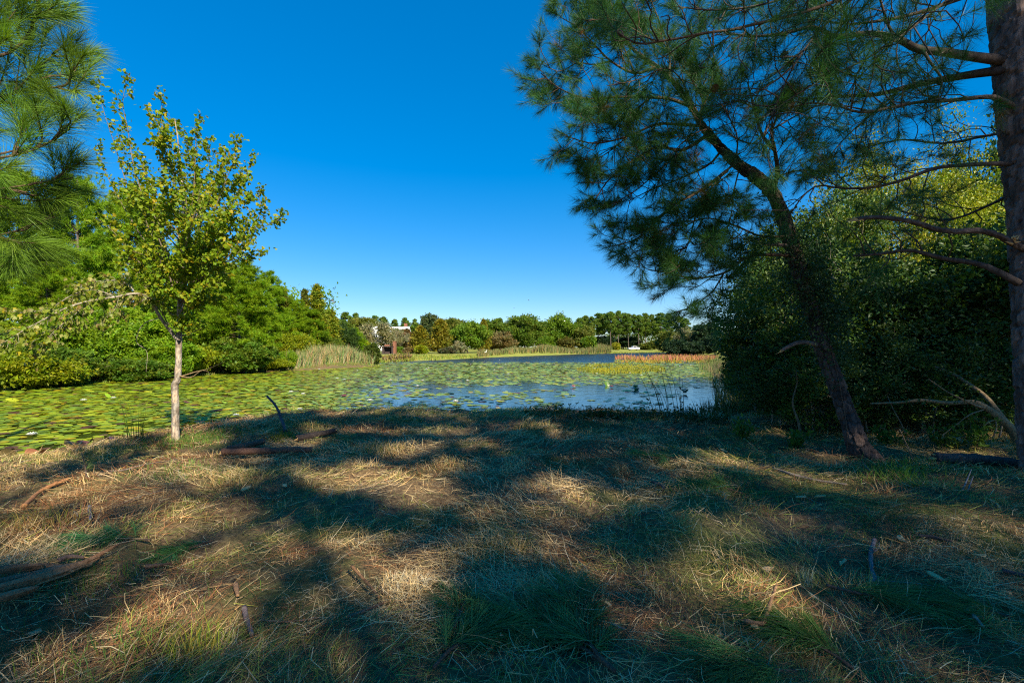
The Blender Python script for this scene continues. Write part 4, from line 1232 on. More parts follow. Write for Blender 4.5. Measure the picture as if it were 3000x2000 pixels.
def shades(Pw):
    """True where a tuft at Pw may stay: its shadow falls on shaded ground"""
    Pw = np.asarray(Pw, float)
    keep = np.ones(len(Pw), bool)
    x = Pw[:, 0] - SX * Pw[:, 2]; y = Pw[:, 1] - SYD * Pw[:, 2]
    yy = np.maximum(y, 0.4)
    px = CX + F * x / yy; py = HY + F * 1.6 / yy
    jx = (vnoise(x * 2.2, y * 2.2, seed=77) - 0.5) * 1.1
    for a, b, rx, ry in GAPS:
        r = ((px - a) / (rx * 0.75 + 0.1 * F / yy)) ** 2 + ((py - b) / (ry * 0.75 + 0.1 * F * 1.6 / yy ** 2)) ** 2
        soft = _hash((x * 40).astype(np.int64), (y * 40).astype(np.int64), (Pw[:, 2] * 40).astype(np.int64), 3)
        keep &= ~((r < 1 + jx) & (y > 0.5))
        keep &= ~((r < 1.9 + jx) & (y > 0.5) & (soft < 0.5))
    # the shade ends along the left bank and at the water
    edge = -5.9 + 0.7 * (vnoise(x * 0.8, y * 0.8, seed=31) - 0.5) + 0.1 * (y - 7)
    keep &= ~((x < edge) & (y > 5.2))
    keep &= ~((y > 11.9 + 1.2 * (vnoise(x * 0.5, y * 0.5, seed=12) - 0.5)) & (x < 1.0))
    # only foliage over the picture's own ground is built
    keep &= (px > -250) & (px < 3600) & (y > 1.1)
    keep &= vnoise(x * 1.25, y * 1.25, seed=55) > 0.22
    keep &= vnoise(x * 3.1, y * 3.1, seed=56) > 0.2
    keep &= vnoise(x * 6.3, y * 6.3, seed=57) > 0.24
    keep &= _hash((x * 31).astype(np.int64), (y * 31).astype(np.int64), (Pw[:, 2] * 31).astype(np.int64), 5) < 0.62
    tx3, ty3 = Pw[:, 0] - SX * (Pw[:, 2] - 3.0), Pw[:, 1] - SYD * (Pw[:, 2] - 3.0)   # broken light on the thicket
    keep &= ~((tx3 > 5.0) & (ty3 > 8.3) & (vnoise(tx3 * 1.1, ty3 * 1.1, seed=58) > 0.42))
    for bx, by, bz, rr_ in ((-3.0, 3.1, 3.8, 0.95), (-3.1, 3.1, 2.9, 0.95), (-3.2, 3.2, 2.3, 0.8), (1.9, 6.8, 6.0, 0.55), (1.4, 4.7, 5.0, 0.5), (3.2, 7.5, 5.3, 0.45), (1.1, 7.6, 4.6, .4), (11.5, 14.5, 7.0, 2.6), (12.8, 14.0, 7.5, 2.2), (14.3, 15.5, 8.0, 2.4), (8.0, 12.8, 5.6, 1.1), (9.5, 13, 6.0, 1.2), (9.2, 17.5, 4.6, 1.2), (5.9, 10.2, 3.3, .5), (7.6, 7.0, .9, .35), (6.5, 9.0, 1.6, .4)):   # boughs that catch the sun
        hx = Pw[:, 0] - SX * (Pw[:, 2] - bz); hy = Pw[:, 1] - SYD * (Pw[:, 2] - bz)
        keep &= ~((np.hypot(hx - bx, hy - by) < rr_) & (Pw[:, 2] > bz))
    for h in (0.7, 1.5, 2.5, 3.5, 4.5, 5.5, 6.3):            # the maple stands in the sun
        hx = Pw[:, 0] - SX * (Pw[:, 2] - h); hy = Pw[:, 1] - SYD * (Pw[:, 2] - h)
        keep &= ~((np.hypot(hx - SB[0], hy - SB[1]) < (0.5 if h < 2 else 2.0)) & (Pw[:, 2] > h + 0.5))
    return keep


rb = np.random.default_rng(71)
BACK = [((6.0, -8.5), 19.0, 9.0, 4.6), ((11.0, -9.5), 20.0, 9.5, 4.8), ((16.5, -8.0), 20.0, 9.0, 4.8), ((21.5, -9.0), 20.5, 9.0, 4.8), ((9.0, -15.5), 21.0, 10.5, 4.8), ((14.5, -16.0), 21.5, 10.5, 5.0), ((20.0, -15.5), 21.0, 10.0, 5.0), ((26.0, -12.5), 20.0, 8.5, 4.8), ((18.5, 2.5), 13.0, 3.0, 4.2), ((15.0, -1.5), 13.5, 4.0, 4.0), ((4.0, -14.0), 18.0, 9.5, 4.2)]
for n_, ((x, y), H, z0, Lm) in enumerate(BACK):
    where = ['nearest behind the viewer', 'second behind the viewer to the right', 'third behind the viewer to the right', 'fourth behind the viewer to the right', 'in the second row straight behind', 'in the middle of the second row behind', 'at the right of the second row behind', 'farthest right behind the viewer', 'just beyond the right edge beside the thicket', 'right behind the thicket edge', 'at the left of the second row behind'][n_]
    make_whorl_pine('shade_pine', 'pine out of the picture %s, shading the bank' % where, 'pine tree', (x, y, gz(x, y)), H, z0, Lm, rb, n=10, nlen=0.45, width=0.07, keep=(lambda q: shades(q) & (vnoise(q[:, 0] * .9, q[:, 1] * .9, q[:, 2] * .9, seed=8) > .5)) if n_ in (8, 9) else shades, per=7, tufts=18, whorl=0.42, tuft_len=0.3, trunk_r=0.08, shape=0.7, top_round=0.9, group='pines outside the picture')

# ------------------------------------------------------------------ left shore, 22 to 55 m away
ra = np.random.default_rng(81)
YP = (0.165, 0.26, 0.007)
LS_PINES = [  # px, depth, top py, half crown m, label
    (60, 33, 500, 3.0, 'tall dense pine behind the near boughs at the far left of the shore'),
    (230, 34, 520, 3.0, 'tall dense pine left of the maple, on the left shore'),
    (380, 38, 555, 3.0, 'tall pine directly behind the left side of the maple crown'),
    (-110, 30, 480, 3.0, 'tall pine at the left picture edge behind the near boughs'),
    (560, 40, 700, 3.0, 'bushy pine behind the maple trunk on the left shore'),
    (700, 38, 765, 3.0, 'bushy sunlit pine right of the maple on the left shore'),
    (655, 44, 770, 3.0, 'pine standing behind the bushy sunlit pine on the left shore'),
    (785, 45, 800, 2.6, 'rounded pine next right of the bushy sunlit pine'),
    (850, 48, 868, 2.4, 'smaller rounded pine above the left end of the reed bed'),
    (905, 50, 905, 2.2, 'young pine in front of the twin topped cypress'),
    (1036, 58, 962, 1.9, 'small bright young pine above the right end of the reed bed'),
    (140, 28, 760, 2.2, 'low branched pine behind the shrubs at far left'),
    (480, 36, 800, 2.4, 'shorter pine left behind the maple trunk'),
]
SPP = []
for n_, (px, y, top, Lm, lab) in enumerate(LS_PINES):
    loc = plant_at(px, y)
    H = height_for(top, y, loc[2])
    if n_ < 3:
        o = make_whorl_pine('shore_pine', lab, 'pine tree', loc, 11.0, 0.9, 3.0, ra, n=16, nlen=0.33, width=0.042, col=cvary(YP, 1, ra, 0.12, 0.1)[0], per=7, tufts=30, whorl=0.46, tuft_len=0.24, shape=0.9, top_round=0.8, mat=M_SHORE)
        SPP.append(o)
    else:
        o = copy_tree(SPP[n_ % 3]); o.location = loc; tag(o, lab); o.rotation_euler.z = ra.uniform(0, 6.3)
    o.scale = (Lm / 3.0, Lm / 3.0, H / 11.0)
WM = ((0.2, 0.25, 0.007), (0.16, 0.22, 0.008), (0.24, 0.26, 0.007))
DK = ((0.07, 0.14, 0.012), (0.09, 0.17, 0.012), (0.12, 0.16, 0.012))
GR = ((0.15, 0.27, 0.01), (0.19, 0.3, 0.01), (0.13, 0.22, 0.01))
LS_SHRUBS = [  # px, depth, top py, width px, cols, label
    (40, 22.9, 985, 240, WM, 'olive green shrub at the left edge of the far shore'),
    (-120, 24, 960, 260, WM, 'olive shrub on the left shore, cut by the picture edge'),
    (150, 24.5, 1010, 170, DK, 'darker green shrub beside the reddish needle litter'),
    (215, 27.5, 955, 190, GR, 'bright green broadleaf shrub above the reddish needle litter'),
    (330, 29, 960, 150, GR, 'bright green broadleaf shrub just left of the maple trunk'),
    (395, 28.3, 1035, 150, DK, 'low dark green shrub at the water left of the maple trunk'),
    (480, 31, 1010, 150, GR, 'leafy green shrub behind the maple trunk'),
    (450, 33, 880, 200, GR, 'taller leafy tree behind the lower maple branches'),
    (570, 34.5, 1030, 130, WM, 'low shrub at the water just right of the maple trunk'),
    (690, 36.5, 1000, 170, DK, 'broad dark green shrub below the bushy sunlit pine'),
    (780, 40, 1040, 110, WM, 'low olive shrub left of the reed bed'),
    (860, 46, 985, 110, WM, 'olive shrub behind the left end of the reeds'),
    (940, 52, 985, 120, ((0.1, 0.14, 0.01), (0.08, 0.12, 0.012)), 'yellow green shrub behind the reed bed'),
    (1000, 56, 985, 100, ((0.03, 0.07, 0.016), (0.05, 0.09, 0.014)), 'dark green shrub behind the right part of the reeds'),
    (1092, 52.2, 1012, 42, ((0.07, 0.1, 0.012), (0.05, 0.08, 0.012)), 'dark upright bush at the tip of the reed bed'),
    (300, 31, 840, 220, GR, 'leafy tree above the shrubs left of the maple'),
]
PROTO = {}


def from_proto(kind, k, make, loc, H, W, lab, cat, rng):
    """first use builds the kind, later ones copy it, scaled and turned"""
    if (kind, k) not in PROTO:
        o = make(loc, lab); o['H'] = H; o['W'] = W
        PROTO[(kind, k)] = o
        return o
    p = PROTO[(kind, k)]
    o = copy_tree(p); o.location = loc; o.rotation_euler.z = rng.uniform(0.8, 5.6)
    o.scale = (W / p['W'], W / p['W'], H / p['H'])
    return tag(o, lab, cat)


for n_, (px, y, top, wpx, cols, lab) in enumerate(LS_SHRUBS):
    loc = plant_at(px, y)
    W = wpx / F * y * (1.3 if cols is WM else 1.15); H = height_for(top, y, loc[2]) * (0.78, 1.2, 0.95, 1.35, 1.05)[n_ % 5]
    kind = 'olive' if cols is WM else 'green' if cols is GR else 'dark' if cols is DK else str(px)
    from_proto('shore_' + kind, n_ % 2 if kind in ('olive', 'green') else 0, lambda l, t: make_broadleaf('shore_shrub', t, 'shrub', l, H, W, ra, z0=0.02, nlobes=16, clumps=1150, per=26, leaf=0.15, cols=cols, stems=4, gap=0.18, trunk=0.06, clump_r=0.075, mat=M_LEAF, fill=0.7), loc, H, W, lab, 'shrub', ra)
edge_px = np.linspace(-190, 835, 24) + ra.uniform(-14, 14, 24)
NTH = 'first second third fourth fifth sixth seventh eighth ninth tenth eleventh twelfth thirteenth fourteenth fifteenth sixteenth seventeenth eighteenth nineteenth twentieth twenty-first twenty-second twenty-third twenty-fourth'.split()
for n_, px in enumerate(edge_px):
    y = float(np.interp(px, [-200, 0, 300, 600, 850], [20.6, 22.6, 27.8, 34.9, 41.6])) + ra.uniform(0, 1.2)
    loc = plant_at(px, y); H = ra.uniform(0.7, 2.6) * (1.35 if n_ % 4 == 0 else 0.85); W = ra.uniform(1.0, 2.4)
    kd_ = ('olive', 'dark', 'green')[n_ % 3]
    from_proto('shore_' + kd_, 0 if kd_ == 'dark' else (n_ // 2) % 2, None, loc, H, W, '%s small waterside shrub from the left on the left shore' % NTH[n_], 'shrub', ra)
CY = ((0.2, 0.22, 0.01), (0.15, 0.2, 0.012))
for px, y, top, wpx, lab in ((928, 51, 832, 62, 'tall cypress with a dense top behind the reed bed'), (893, 51.5, 846, 34, 'thin topped cypress leaning beside the tall one'), (968, 54, 905, 70, 'shorter yellow green cypress right of the tall one'), (830, 47, 838, 40, 'slim feathery cypress top left of the tall cypress')):
    loc = plant_at(px, y)
    make_cypress('shore_cypress', lab, 'cypress tree', loc, height_for(top, y, loc[2]), wpx / F * y * 1.25, ra, leaf=0.26, n=9000, cols=CY if px > 900 else ((0.09, 0.12, 0.014), (0.12, 0.12, 0.014)))

# reed bed
def blades(geo, pos, h, w, rng, cols, lean=0.22, seg=True):
    n = len(pos)
    d = unit(np.stack([rng.normal(0, lean, n), rng.normal(0, lean, n), np.ones(n)], -1))
    hz = (h * (0.6 + 0.55 * rng.random(n)))[:, None]
    a = rng.uniform(0, 6.3, n)
    sd = np.stack([np.cos(a), np.sin(a), 0 * a], -1) * w * 0.5
    mid = pos + d * hz * 0.55
    k2 = rng.normal(0, 0.22, (n, 2))
    tip = mid + unit(d + np.hstack([k2, -0.15 * rng.random((n, 1))])) * hz * 0.5
    V = np.stack([pos - sd, pos + sd, mid + sd, mid - sd, tip], 1).reshape(-1, 3)
    k = np.arange(n)[:, None] * 5
    geo.add(V, k + np.array([[3, 2, 4]]), k + np.array([[0, 1, 2, 3]]), np.repeat(cols, 5, 0))


def bed(name, label, cat, px_rows, depth_fn, n, h, w, base, rng, lean=0.22, zoff=0.0, hvar=None):
    px = rng.uniform(px_rows[0], px_rows[1], n)
    y = depth_fn(px, rng.random(n))
    x = (px - CX) / F * y
    z = np.maximum(ground_z(x, y), WATER) + zoff
    c = cvary(np.asarray(base)[rng.integers(0, len(base), n)], n, rng, 0.2, 0.15)
    hh = h if hvar is None else hvar(px, y)
    g = Geo(); blades(g, np.stack([x, y, z - 0.05], -1), hh, w, rng, c, lean)
    return tag(g.build(name, M_STRAW), label, cat, kind='stuff')


REED = ((0.34, 0.26, 0.13), (0.26, 0.21, 0.09), (0.12, 0.19, 0.06), (0.14, 0.22, 0.07), (0.17, 0.22, 0.06), (0.4, 0.32, 0.18))
shore_y = lambda px: np.interp(px, [820, 850, 950, 1050, 1100, 1130], [40.0, 41.4, 45.5, 49.8, 51.4, 52])
bed('reed_bed', 'pale dry and green reeds along the left shore point', 'reeds', (845, 1092), lambda px, u: shore_y(px) + u * 6 * np.interp(px, [845, 880, 1060, 1100], [0.3, 1, 1, 0.3]), 9000, 2.0, 0.05, REED, ra, hvar=lambda px, y: 0.75 + 1.3 * vnoise(px * 0.035, y * 0.6, seed=4))
bed('shore_grass', 'short green grass along the left shore waterline', 'grass', (-200, 1120), lambda px, u: np.interp(px, [-200, 0, 300, 600, 850, 1110, 1125], [19, 21.6, 26.9, 34.0, 41, 51, 52]) + u * 1.6, 7000, 0.22, 0.05, ((0.12, 0.18, 0.03), (0.16, 0.2, 0.03), (0.1, 0.15, 0.03), (0.22, 0.2, 0.06)), ra)

n = 6000
RBX = np.array([(5.6, 13.2), (6.9, 14.6), (9.0, 19.0), (12.5, 27.0), (19.0, 45.0), (28.5, 66.0)]); t_ = ra.random(n) * 5; i_ = t_.astype(int).clip(0, 4)
q_ = RBX[i_] + (RBX[i_ + 1] - RBX[i_]) * (t_ - i_)[:, None]; q_[:, 0] += ra.uniform(-.3, 3.5, n) * (1 + q_[:, 1] / 30)
c_ = cvary(np.array([(.06, .11, .02), (.1, .14, .03), (.2, .17, .07)])[ra.integers(0, 3, n)], n, ra, .2, .1)
g = Geo(); blades(g, np.stack([q_[:, 0], q_[:, 1], ground_z(q_[:, 0], q_[:, 1]) - .03], -1), .45 + .012 * q_[:, 1], .02, ra, c_, .25)
tag(g.build('bank_grass', M_STRAW), 'rank green grass on the right bank beyond the thicket', 'grass', kind='stuff')

# ------------------------------------------------------------------ far shore, 65 to 240 m away
rf = np.random.default_rng(91)
OAK = ((0.085, 0.15, 0.014), (0.105, 0.175, 0.014), (0.12, 0.17, 0.016))
OLIVE = ((0.13, 0.16, 0.02), (0.11, 0.14, 0.02), (0.15, 0.16, 0.025))
GREEN = ((0.1, 0.185, 0.012), (0.13, 0.21, 0.012))
BROWN = ((0.2, 0.14, 0.05), (0.15, 0.14, 0.045), (0.22, 0.16, 0.07))
GREY = ((0.22, 0.21, 0.11), (0.16, 0.18, 0.06), (0.28, 0.26, 0.16))
DARK = ((0.022, 0.05, 0.022), (0.03, 0.062, 0.024))
FAR_BROAD = [  # px, depth, top, width px, cols, label, gap
    (985, 75, 930, 90, OAK, 'dark oak above the shore cypresses', .25),
    (1065, 140, 925, 80, OLIVE, 'olive round headed tree behind the mossy oak', .3),
    (1105, 98, 938, 120, GREY, 'sparse grey mossy oak in front of the white house', .56),
    (1150, 106, 955, 70, GREY, 'thin grey leaved tree right in front of the white house', .62),
    (1170, 104, 958, 60, GREY, 'thin grey branched tree at the right end of the white house', .62),
    (1195, 108, 962, 70, ((0.17, 0.1, 0.03), (0.12, 0.1, 0.03)), 'rusty orange leaved tree right of the white house', .35),
    (1262, 150, 917, 62, ((0.07, 0.11, 0.04), (0.09, 0.12, 0.04)), 'dark open crowned tree standing above its neighbours', .36),
    (1335, 150, 927, 90, OLIVE, 'olive tree behind the big round green tree', .3),
    (1372, 102, 940, 112, GREEN, 'big round dark green tree on the lawn', .22),
    (1344, 96, 1003, 46, GREY, 'small greyish tree at the left foot of the round green tree', .35),
    (1462, 128, 970, 92, BROWN, 'reddish brown bare looking bush mass on the shore', .3),
    (1425, 130, 985, 50, BROWN, 'small brown bush left of the reddish brown mass', .35),
    (1540, 150, 918, 100, OAK, 'broad tall oak in the middle of the far shore', .25),
    (1600, 142, 985, 44, GREEN, 'small green tree at the right foot of the middle oak', .25),
    (1640, 160, 918, 96, GREEN, 'broad tall green tree right of the middle oak', .25),
    (1660, 146, 990, 46, ((0.13, 0.12, 0.02), (0.1, 0.1, 0.02)), 'yellowish shrub under the broad green tree', .3),
    (1712, 158, 955, 66, OLIVE, 'olive tree at the left end of the pine stand', .28),
    (1725, 150, 985, 40, GREEN, 'small rounded green tree left of the pine stand', .25),
    (1488, 165, 938, 70, OAK, 'oak behind the reddish brown bush mass', .28),
    (1440, 168, 932, 64, OAK, 'oak peeping between the cypress and brown bushes', .28),
    (1300, 165, 940, 60, OAK, 'oak behind the brighter yellow cypress', .28),
    (1215, 150, 945, 60, OAK, 'oak behind the smaller yellow cypress', .28),
    (1590, 175, 940, 60, OAK, 'oak between the two broad tall trees', .28),
    (1965, 150, 965, 80, OLIVE, 'olive scrubby tree right of the pine stand', .32),
    (2020, 128, 955, 80, GREY, 'greyish scrubby tree behind the dark bush', .4),
    (2070, 118, 940, 70, DARK, 'dark tree at the left end of the thicket, far shore', .3),
    (1985, 113, 1000, 76, DARK, 'dark green bush behind the pink water weeds', .15),
    (2045, 110, 1003, 90, DARK, 'broad dark bush at right behind the pink water weeds', .15),
    (2100, 96, 985, 90, DARK, 'dark bush where the far shore meets the thicket', .2),
    (1930, 190, 990, 50, OLIVE, 'olive bush under the right end of the pine stand', .3),
    (1805, 205, 1006, 20, ((0.3, 0.3, 0.02), (0.24, 0.26, 0.02)), 'small bright yellow bush before the pine stand', .1),
    (1895, 215, 1006, 40, ((0.1, 0.14, 0.02), (0.14, 0.16, 0.02)), 'low bright hedge beside the parked pickup', .1),
    (1770, 225, 985, 60, DARK, 'dark undergrowth under the left pines', .2),
    (1840, 232, 985, 70, DARK, 'dark undergrowth behind the parked pickup', .2),
    (1168, 92, 1018, 34, GREEN, 'green shrub right of the brick fireplace', .2),
    (1196, 90, 1016, 34, BROWN, 'brownish shrub on the lawn right of the fireplace', .25),
    (1232, 89, 1012, 40, WM, 'olive shrub at the foot of the smaller yellow cypress', .2),
    (1312, 94, 1022, 50, ((0.05, 0.07, 0.03), (0.09, 0.08, 0.04)), 'low shrub at the foot of the brighter yellow cypress', .25),
    (1060, 66, 1000, 60, WM, 'olive shrub left of the brick fireplace', .2),
    (1083, 70, 1012, 30, ((0.3, 0.22, 0.08), (0.12, 0.12, 0.03)), 'yellowing shrub beside the fireplace', .25),
    (2200, 60, 965, 120, GREY, 'shaded olive shrub just left behind the thicket', .3),
    (1115, 180, 950, 110, OAK, 'dark tree filling in behind the white house', .2), (1390, 185, 945, 110, OAK, 'dark tree behind the slim cypress', .2), (1680, 200, 945, 90, OAK, 'dark tree behind the olive tree by the pine stand', .2),
    (1250, 190, 955, 100, DARK, 'shadowy tree far behind the yellow cypresses', .2), (1520, 195, 955, 110, DARK, 'shadowy tree far behind the middle oak', .2), (1620, 205, 960, 100, DARK, 'shadowy tree far behind the broad green tree', .2),
    (1030, 150, 945, 80, DARK, 'shadowy tree far behind the small young pine', .2),
]
KN = {id(OAK): 'oak', id(OLIVE): 'olive', id(GREEN): 'green', id(BROWN): 'brown', id(GREY): 'grey', id(DARK): 'dark', id(WM): 'myrtle'}
for n_, (px, y, top, wpx, cols, lab, gap) in enumerate(FAR_BROAD):
    loc = plant_at(px, y)
    H = height_for(top, y, loc[2]); W = wpx / F * y * 1.12
    shrub = H < 4.5
    kind = KN.get(id(cols), str(px)) + ('_low' if shrub else '')
    from_proto('far_' + kind, (n_ % 2 if gap < .45 else 7), lambda l, t: make_broadleaf('far_shrub' if shrub else 'far_tree', t, 'shrub' if shrub else 'tree', l, H, W, rf, z0=0.02 if shrub else 0.06, nlobes=16, clumps=420 if shrub else 900, per=18, leaf=0.0036 * y, cols=cols, stems=3 if shrub else 1, gap=gap, fill=0.6, clump_r=0.075, bark=M_PALE if cols is GREY else M_BARK, twigs=6 if cols is GREY else 0), loc, H, W, lab, 'shrub' if shrub else 'tree', rf)
for px, y, top, wpx, lab in ((1231, 97, 955, 56, 'smaller yellow green cypress on the lawn'), (1290, 98, 934, 70, 'brighter golden cypress on the lawn'), (1417, 116, 934, 40, 'slim golden cypress right of the round green tree')):
    loc = plant_at(px, y)
    make_cypress('lawn_cypress', lab, 'cypress tree', loc, height_for(top, y, loc[2]), wpx / F * y * 1.2, rf, leaf=0.42, n=6500, cols=((0.2, 0.175, 0.012), (0.16, 0.16, 0.012)))
pp = [make_far_pine('stand_pine', 'tall bare stemmed pine', 'pine tree', (0, 0, -60), 20.0, np.random.default_rng(200 + k), W=8.0, leaf=0.62, bare=0.34 + 0.04 * k, clumps=34) for k in range(5)]
STAND = [(1012, 150, 915), (1040, 155, 918), (1098, 160, 925), (1124, 160, 929), (1156, 165, 936), (1186, 175, 931), (1214, 175, 935), (1466, 190, 932), (1500, 190, 940), (1700, 215, 932), (1716, 225, 925), (1735, 215, 928), (1752, 222, 918), (1772, 228, 920), (1790, 218, 914), (1812, 222, 911), (1826, 230, 918), (1842, 220, 919), (1858, 232, 922), (1872, 222, 924), (1890, 225, 918), (1908, 232, 922), (1936, 222, 917), (1958, 224, 919), (1990, 232, 927), (2008, 226, 933), (1568, 200, 938), (1335, 195, 935), (1270, 200, 940), (1925, 245, 930), (1800, 250, 924), (1880, 250, 928), (1760, 245, 930)]
ORD = 'first second third fourth fifth sixth seventh eighth ninth tenth eleventh twelfth thirteenth fourteenth fifteenth sixteenth seventeenth eighteenth nineteenth twentieth twenty-first twenty-second'.split()
for n_, (px, y, top) in enumerate(STAND):
    o = pp[n_] if n_ < 5 else copy_tree(pp[n_ % 5])
    loc = plant_at(px, y); s = height_for(top, y, loc[2]) / 20.0
    o.location = loc; w_ = s * rf.uniform(.7, 1.2); o.scale = (w_, w_, s); o.rotation_euler.z = rf.uniform(0, 6.3)
    right_ = px > 1690
    k_ = sorted(q[0] for q in STAND if (q[0] > 1690) == right_).index(px)
    tag(o, ('%s tall bare stemmed pine from the left in the far pine stand' if right_ else '%s pine head from the left behind the far lawn trees') % ORD[k_], 'pine tree', 'pines of the far stand' if right_ else 'pines behind the lawn trees')



def wood_mass(name, label, px0, px1, y0, y1, h0, h1, n, leaf, cols, rng):
    """distant wood that reads as one dark mass"""
    px = rng.uniform(px0, px1, n // 40); y = rng.uniform(y0, y1, n // 40); x = (px - CX) / F * y
    hh = h0 + (h1 - h0) * vnoise(px * 0.02, y * 0.05, seed=6)
    z = ground_z(x, y) + hh * rng.random(n // 40) ** 0.8
    c = np.stack([x, y, z], -1)
    pos = (c[:, None] + rng.normal(size=(len(c), 40, 3)) * np.array([1, 1, .6]) * leaf * 2.2).reshape(-1, 3)
    cl = np.repeat(cvary(np.asarray(cols)[rng.integers(0, len(cols), len(c))], len(c), rng, .2, .12), 40, 0)
    g = Geo(); leaves(g, pos, rng.normal(size=pos.shape) + np.array([0, 0, .4]), leaf * (.6 + .8 * rng.random(len(pos))), rng, TRI, cl, face_up=.4)
    return tag(g.build(name, M_FAR), label, 'wood', kind='stuff')


wood_mass('distant_wood', 'dark wood closing the view behind the far lawn', 900, 2300, 255, 300, 6, 15, 30000, 1.1, ((.07, .11, .018), (.09, .13, .02)), rf)
wood_mass('shore_wood', 'dense wood behind the pines of the left shore', -500, 960, 56, 75, 5, 10, 30000, .4, ((.1, .2, .008), (.13, .23, .008)), rf)
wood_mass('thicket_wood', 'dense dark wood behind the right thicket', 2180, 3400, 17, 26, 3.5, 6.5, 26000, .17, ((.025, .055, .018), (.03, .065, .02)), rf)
far_shore = lambda px: np.interp(px, [1110, 1150, 1280, 1400, 1700, 1900, 2080], [62, 66.5, 74.5, 90.5, 140.5, 175.5, 200])
bed('shore_reeds', 'tawny reeds along the middle of the far shore', 'reeds', (1400, 1790), lambda px, u: far_shore(px) + u * 5, 7000, 1.5, 0.12, ((0.2, 0.18, 0.06), (0.14, 0.16, 0.05), (0.24, 0.18, 0.08), (0.1, 0.15, 0.04)), rf, lean=0.12, hvar=lambda px, y: (1.0 + 1.6 * vnoise(px * 0.02, y * 0.02, seed=8)) * (y / 120))
bed('lawn_edge_grass', 'bright green grass at the edge of the far lawn', 'grass', (1110, 2080), lambda px, u: far_shore(px) + u * 3, 7000, 0.5, 0.1, ((0.2, 0.26, 0.03), (0.16, 0.22, 0.03), (0.25, 0.24, 0.06)), rf)
g = Geo(); n = 900
px = rf.uniform(1120, 1205, n); y = far_shore(px) + rf.random(n) * 2.5; x = (px - CX) / F * y
pos = np.stack([x, y, np.maximum(ground_z(x, y), WATER) + rf.random(n) * 0.75], -1)
leaves(g, pos, rf.normal(size=(n, 3)) * 0.6 + np.array([0, 0, 0.8]), rf.uniform(0.2, 0.42, n), rf, RHOMB, cvary(np.array([(0.32, 0.25, 0.06), (0.2, 0.2, 0.04), (0.3, 0.2, 0.1), (0.16, 0.1, 0.06)])[rf.integers(0, 4, n)], n, rf, .2, .15))
tag(g.build('shore_lilies', M_LEAF), 'yellowing broad leaved plants on the shore before the fireplace', 'plants', kind='stuff')

# pink water weeds, yellow flowers
def patch(name, label, cat, poly, n, h, w, base, rng):
    px = rng.uniform(poly[0], poly[1], n); v = rng.random(n)
    py = poly[2] + (poly[3] - poly[2]) * v
    ok = ((px - (poly[0] + poly[1]) / 2) / ((poly[1] - poly[0]) / 2)) ** 2 + (2 * v - 1) ** 2 < 0.75 + 0.5 * rng.random(n)
    ok &= fbm(px * 0.03, py * 0.25, seed=14) > 0.3 + 0.25 * rng.random(n)
    px, py = px[ok], py[ok]; y = 2.1 * F / (py - HY); x = (px - CX) / F * y; n = len(px)
    c = cvary(np.asarray(base)[rng.integers(0, len(base), n)], n, rng, .2, .12)
    g = Geo(); blades(g, np.stack([x, y, np.full(n, WATER - .02)], -1), h, w, rng, c, 0.2)
    return tag(g.build(name, M_STRAW), label, cat, kind='stuff')


patch('pink_weeds', 'pink topped water weeds by the far right shore', 'weeds', (1800, 2110, 1046, 1058), 4200, 0.8, 0.07, ((0.42, 0.14, 0.1), (0.34, 0.12, 0.08), (0.36, 0.2, 0.05), (0.3, 0.22, 0.04)), rf)
patch('pink_weed_fringe', 'orange green fringe below the pink water weeds', 'weeds', (1800, 2130, 1055, 1064), 2600, 0.3, 0.07, ((0.3, 0.22, 0.03), (0.25, 0.25, 0.03), (0.32, 0.16, 0.04)), rf)
patch('yellow_weeds', 'bed of low green floating weeds among the lily pads', 'weeds', (1690, 1950, 1064, 1096), 5200, 0.2, 0.05, ((0.2, 0.22, 0.02), (0.24, 0.24, 0.02), (0.18, 0.17, 0.02)), rf)
g = Geo(); n = 260
px = rf.uniform(1745, 1925, n); py = 1092 - (px - 1745) / 180 * 22 + rf.normal(0, 4, n); y = 2.1 * F / (py - HY); x = (px - CX) / F * y
c = np.stack([x, y, WATER + 0.12 + 0.12 * rf.random(n)], -1)
for k in range(5):
    leaves(g, c, np.stack([np.cos(k * 1.257 + c[:, 0]), np.sin(k * 1.257 + c[:, 0]), np.full(n, .4)], -1), 0.075, rf, RHOMB, (0.75, 0.55, 0.01), nrm=np.tile([0, 0, 1.0], (n, 1)))
tag(g.build('yellow_flowers', M_PETAL), 'scattered yellow flowers above the floating weeds', 'flowers', kind='stuff')

# ------------------------------------------------------------------ house, fireplace, truck, birds
def box(geo, c, s, col=(1, 1, 1), rz=0.0):
    v = np.array([[a, b, d] for a in (-.5, .5) for b in (-.5, .5) for d in (-.5, .5)]) * np.asarray(s)
    ca, sa = math.cos(rz), math.sin(rz)
    v = v @ np.array([[ca, sa, 0], [-sa, ca, 0], [0, 0, 1]]) + np.asarray(c)
    geo.add(v, None, [[0, 1, 3, 2], [4, 6, 7, 5], [0, 4, 5, 1], [2, 3, 7, 6], [0, 2, 6, 4], [1, 5, 7, 3]], col)


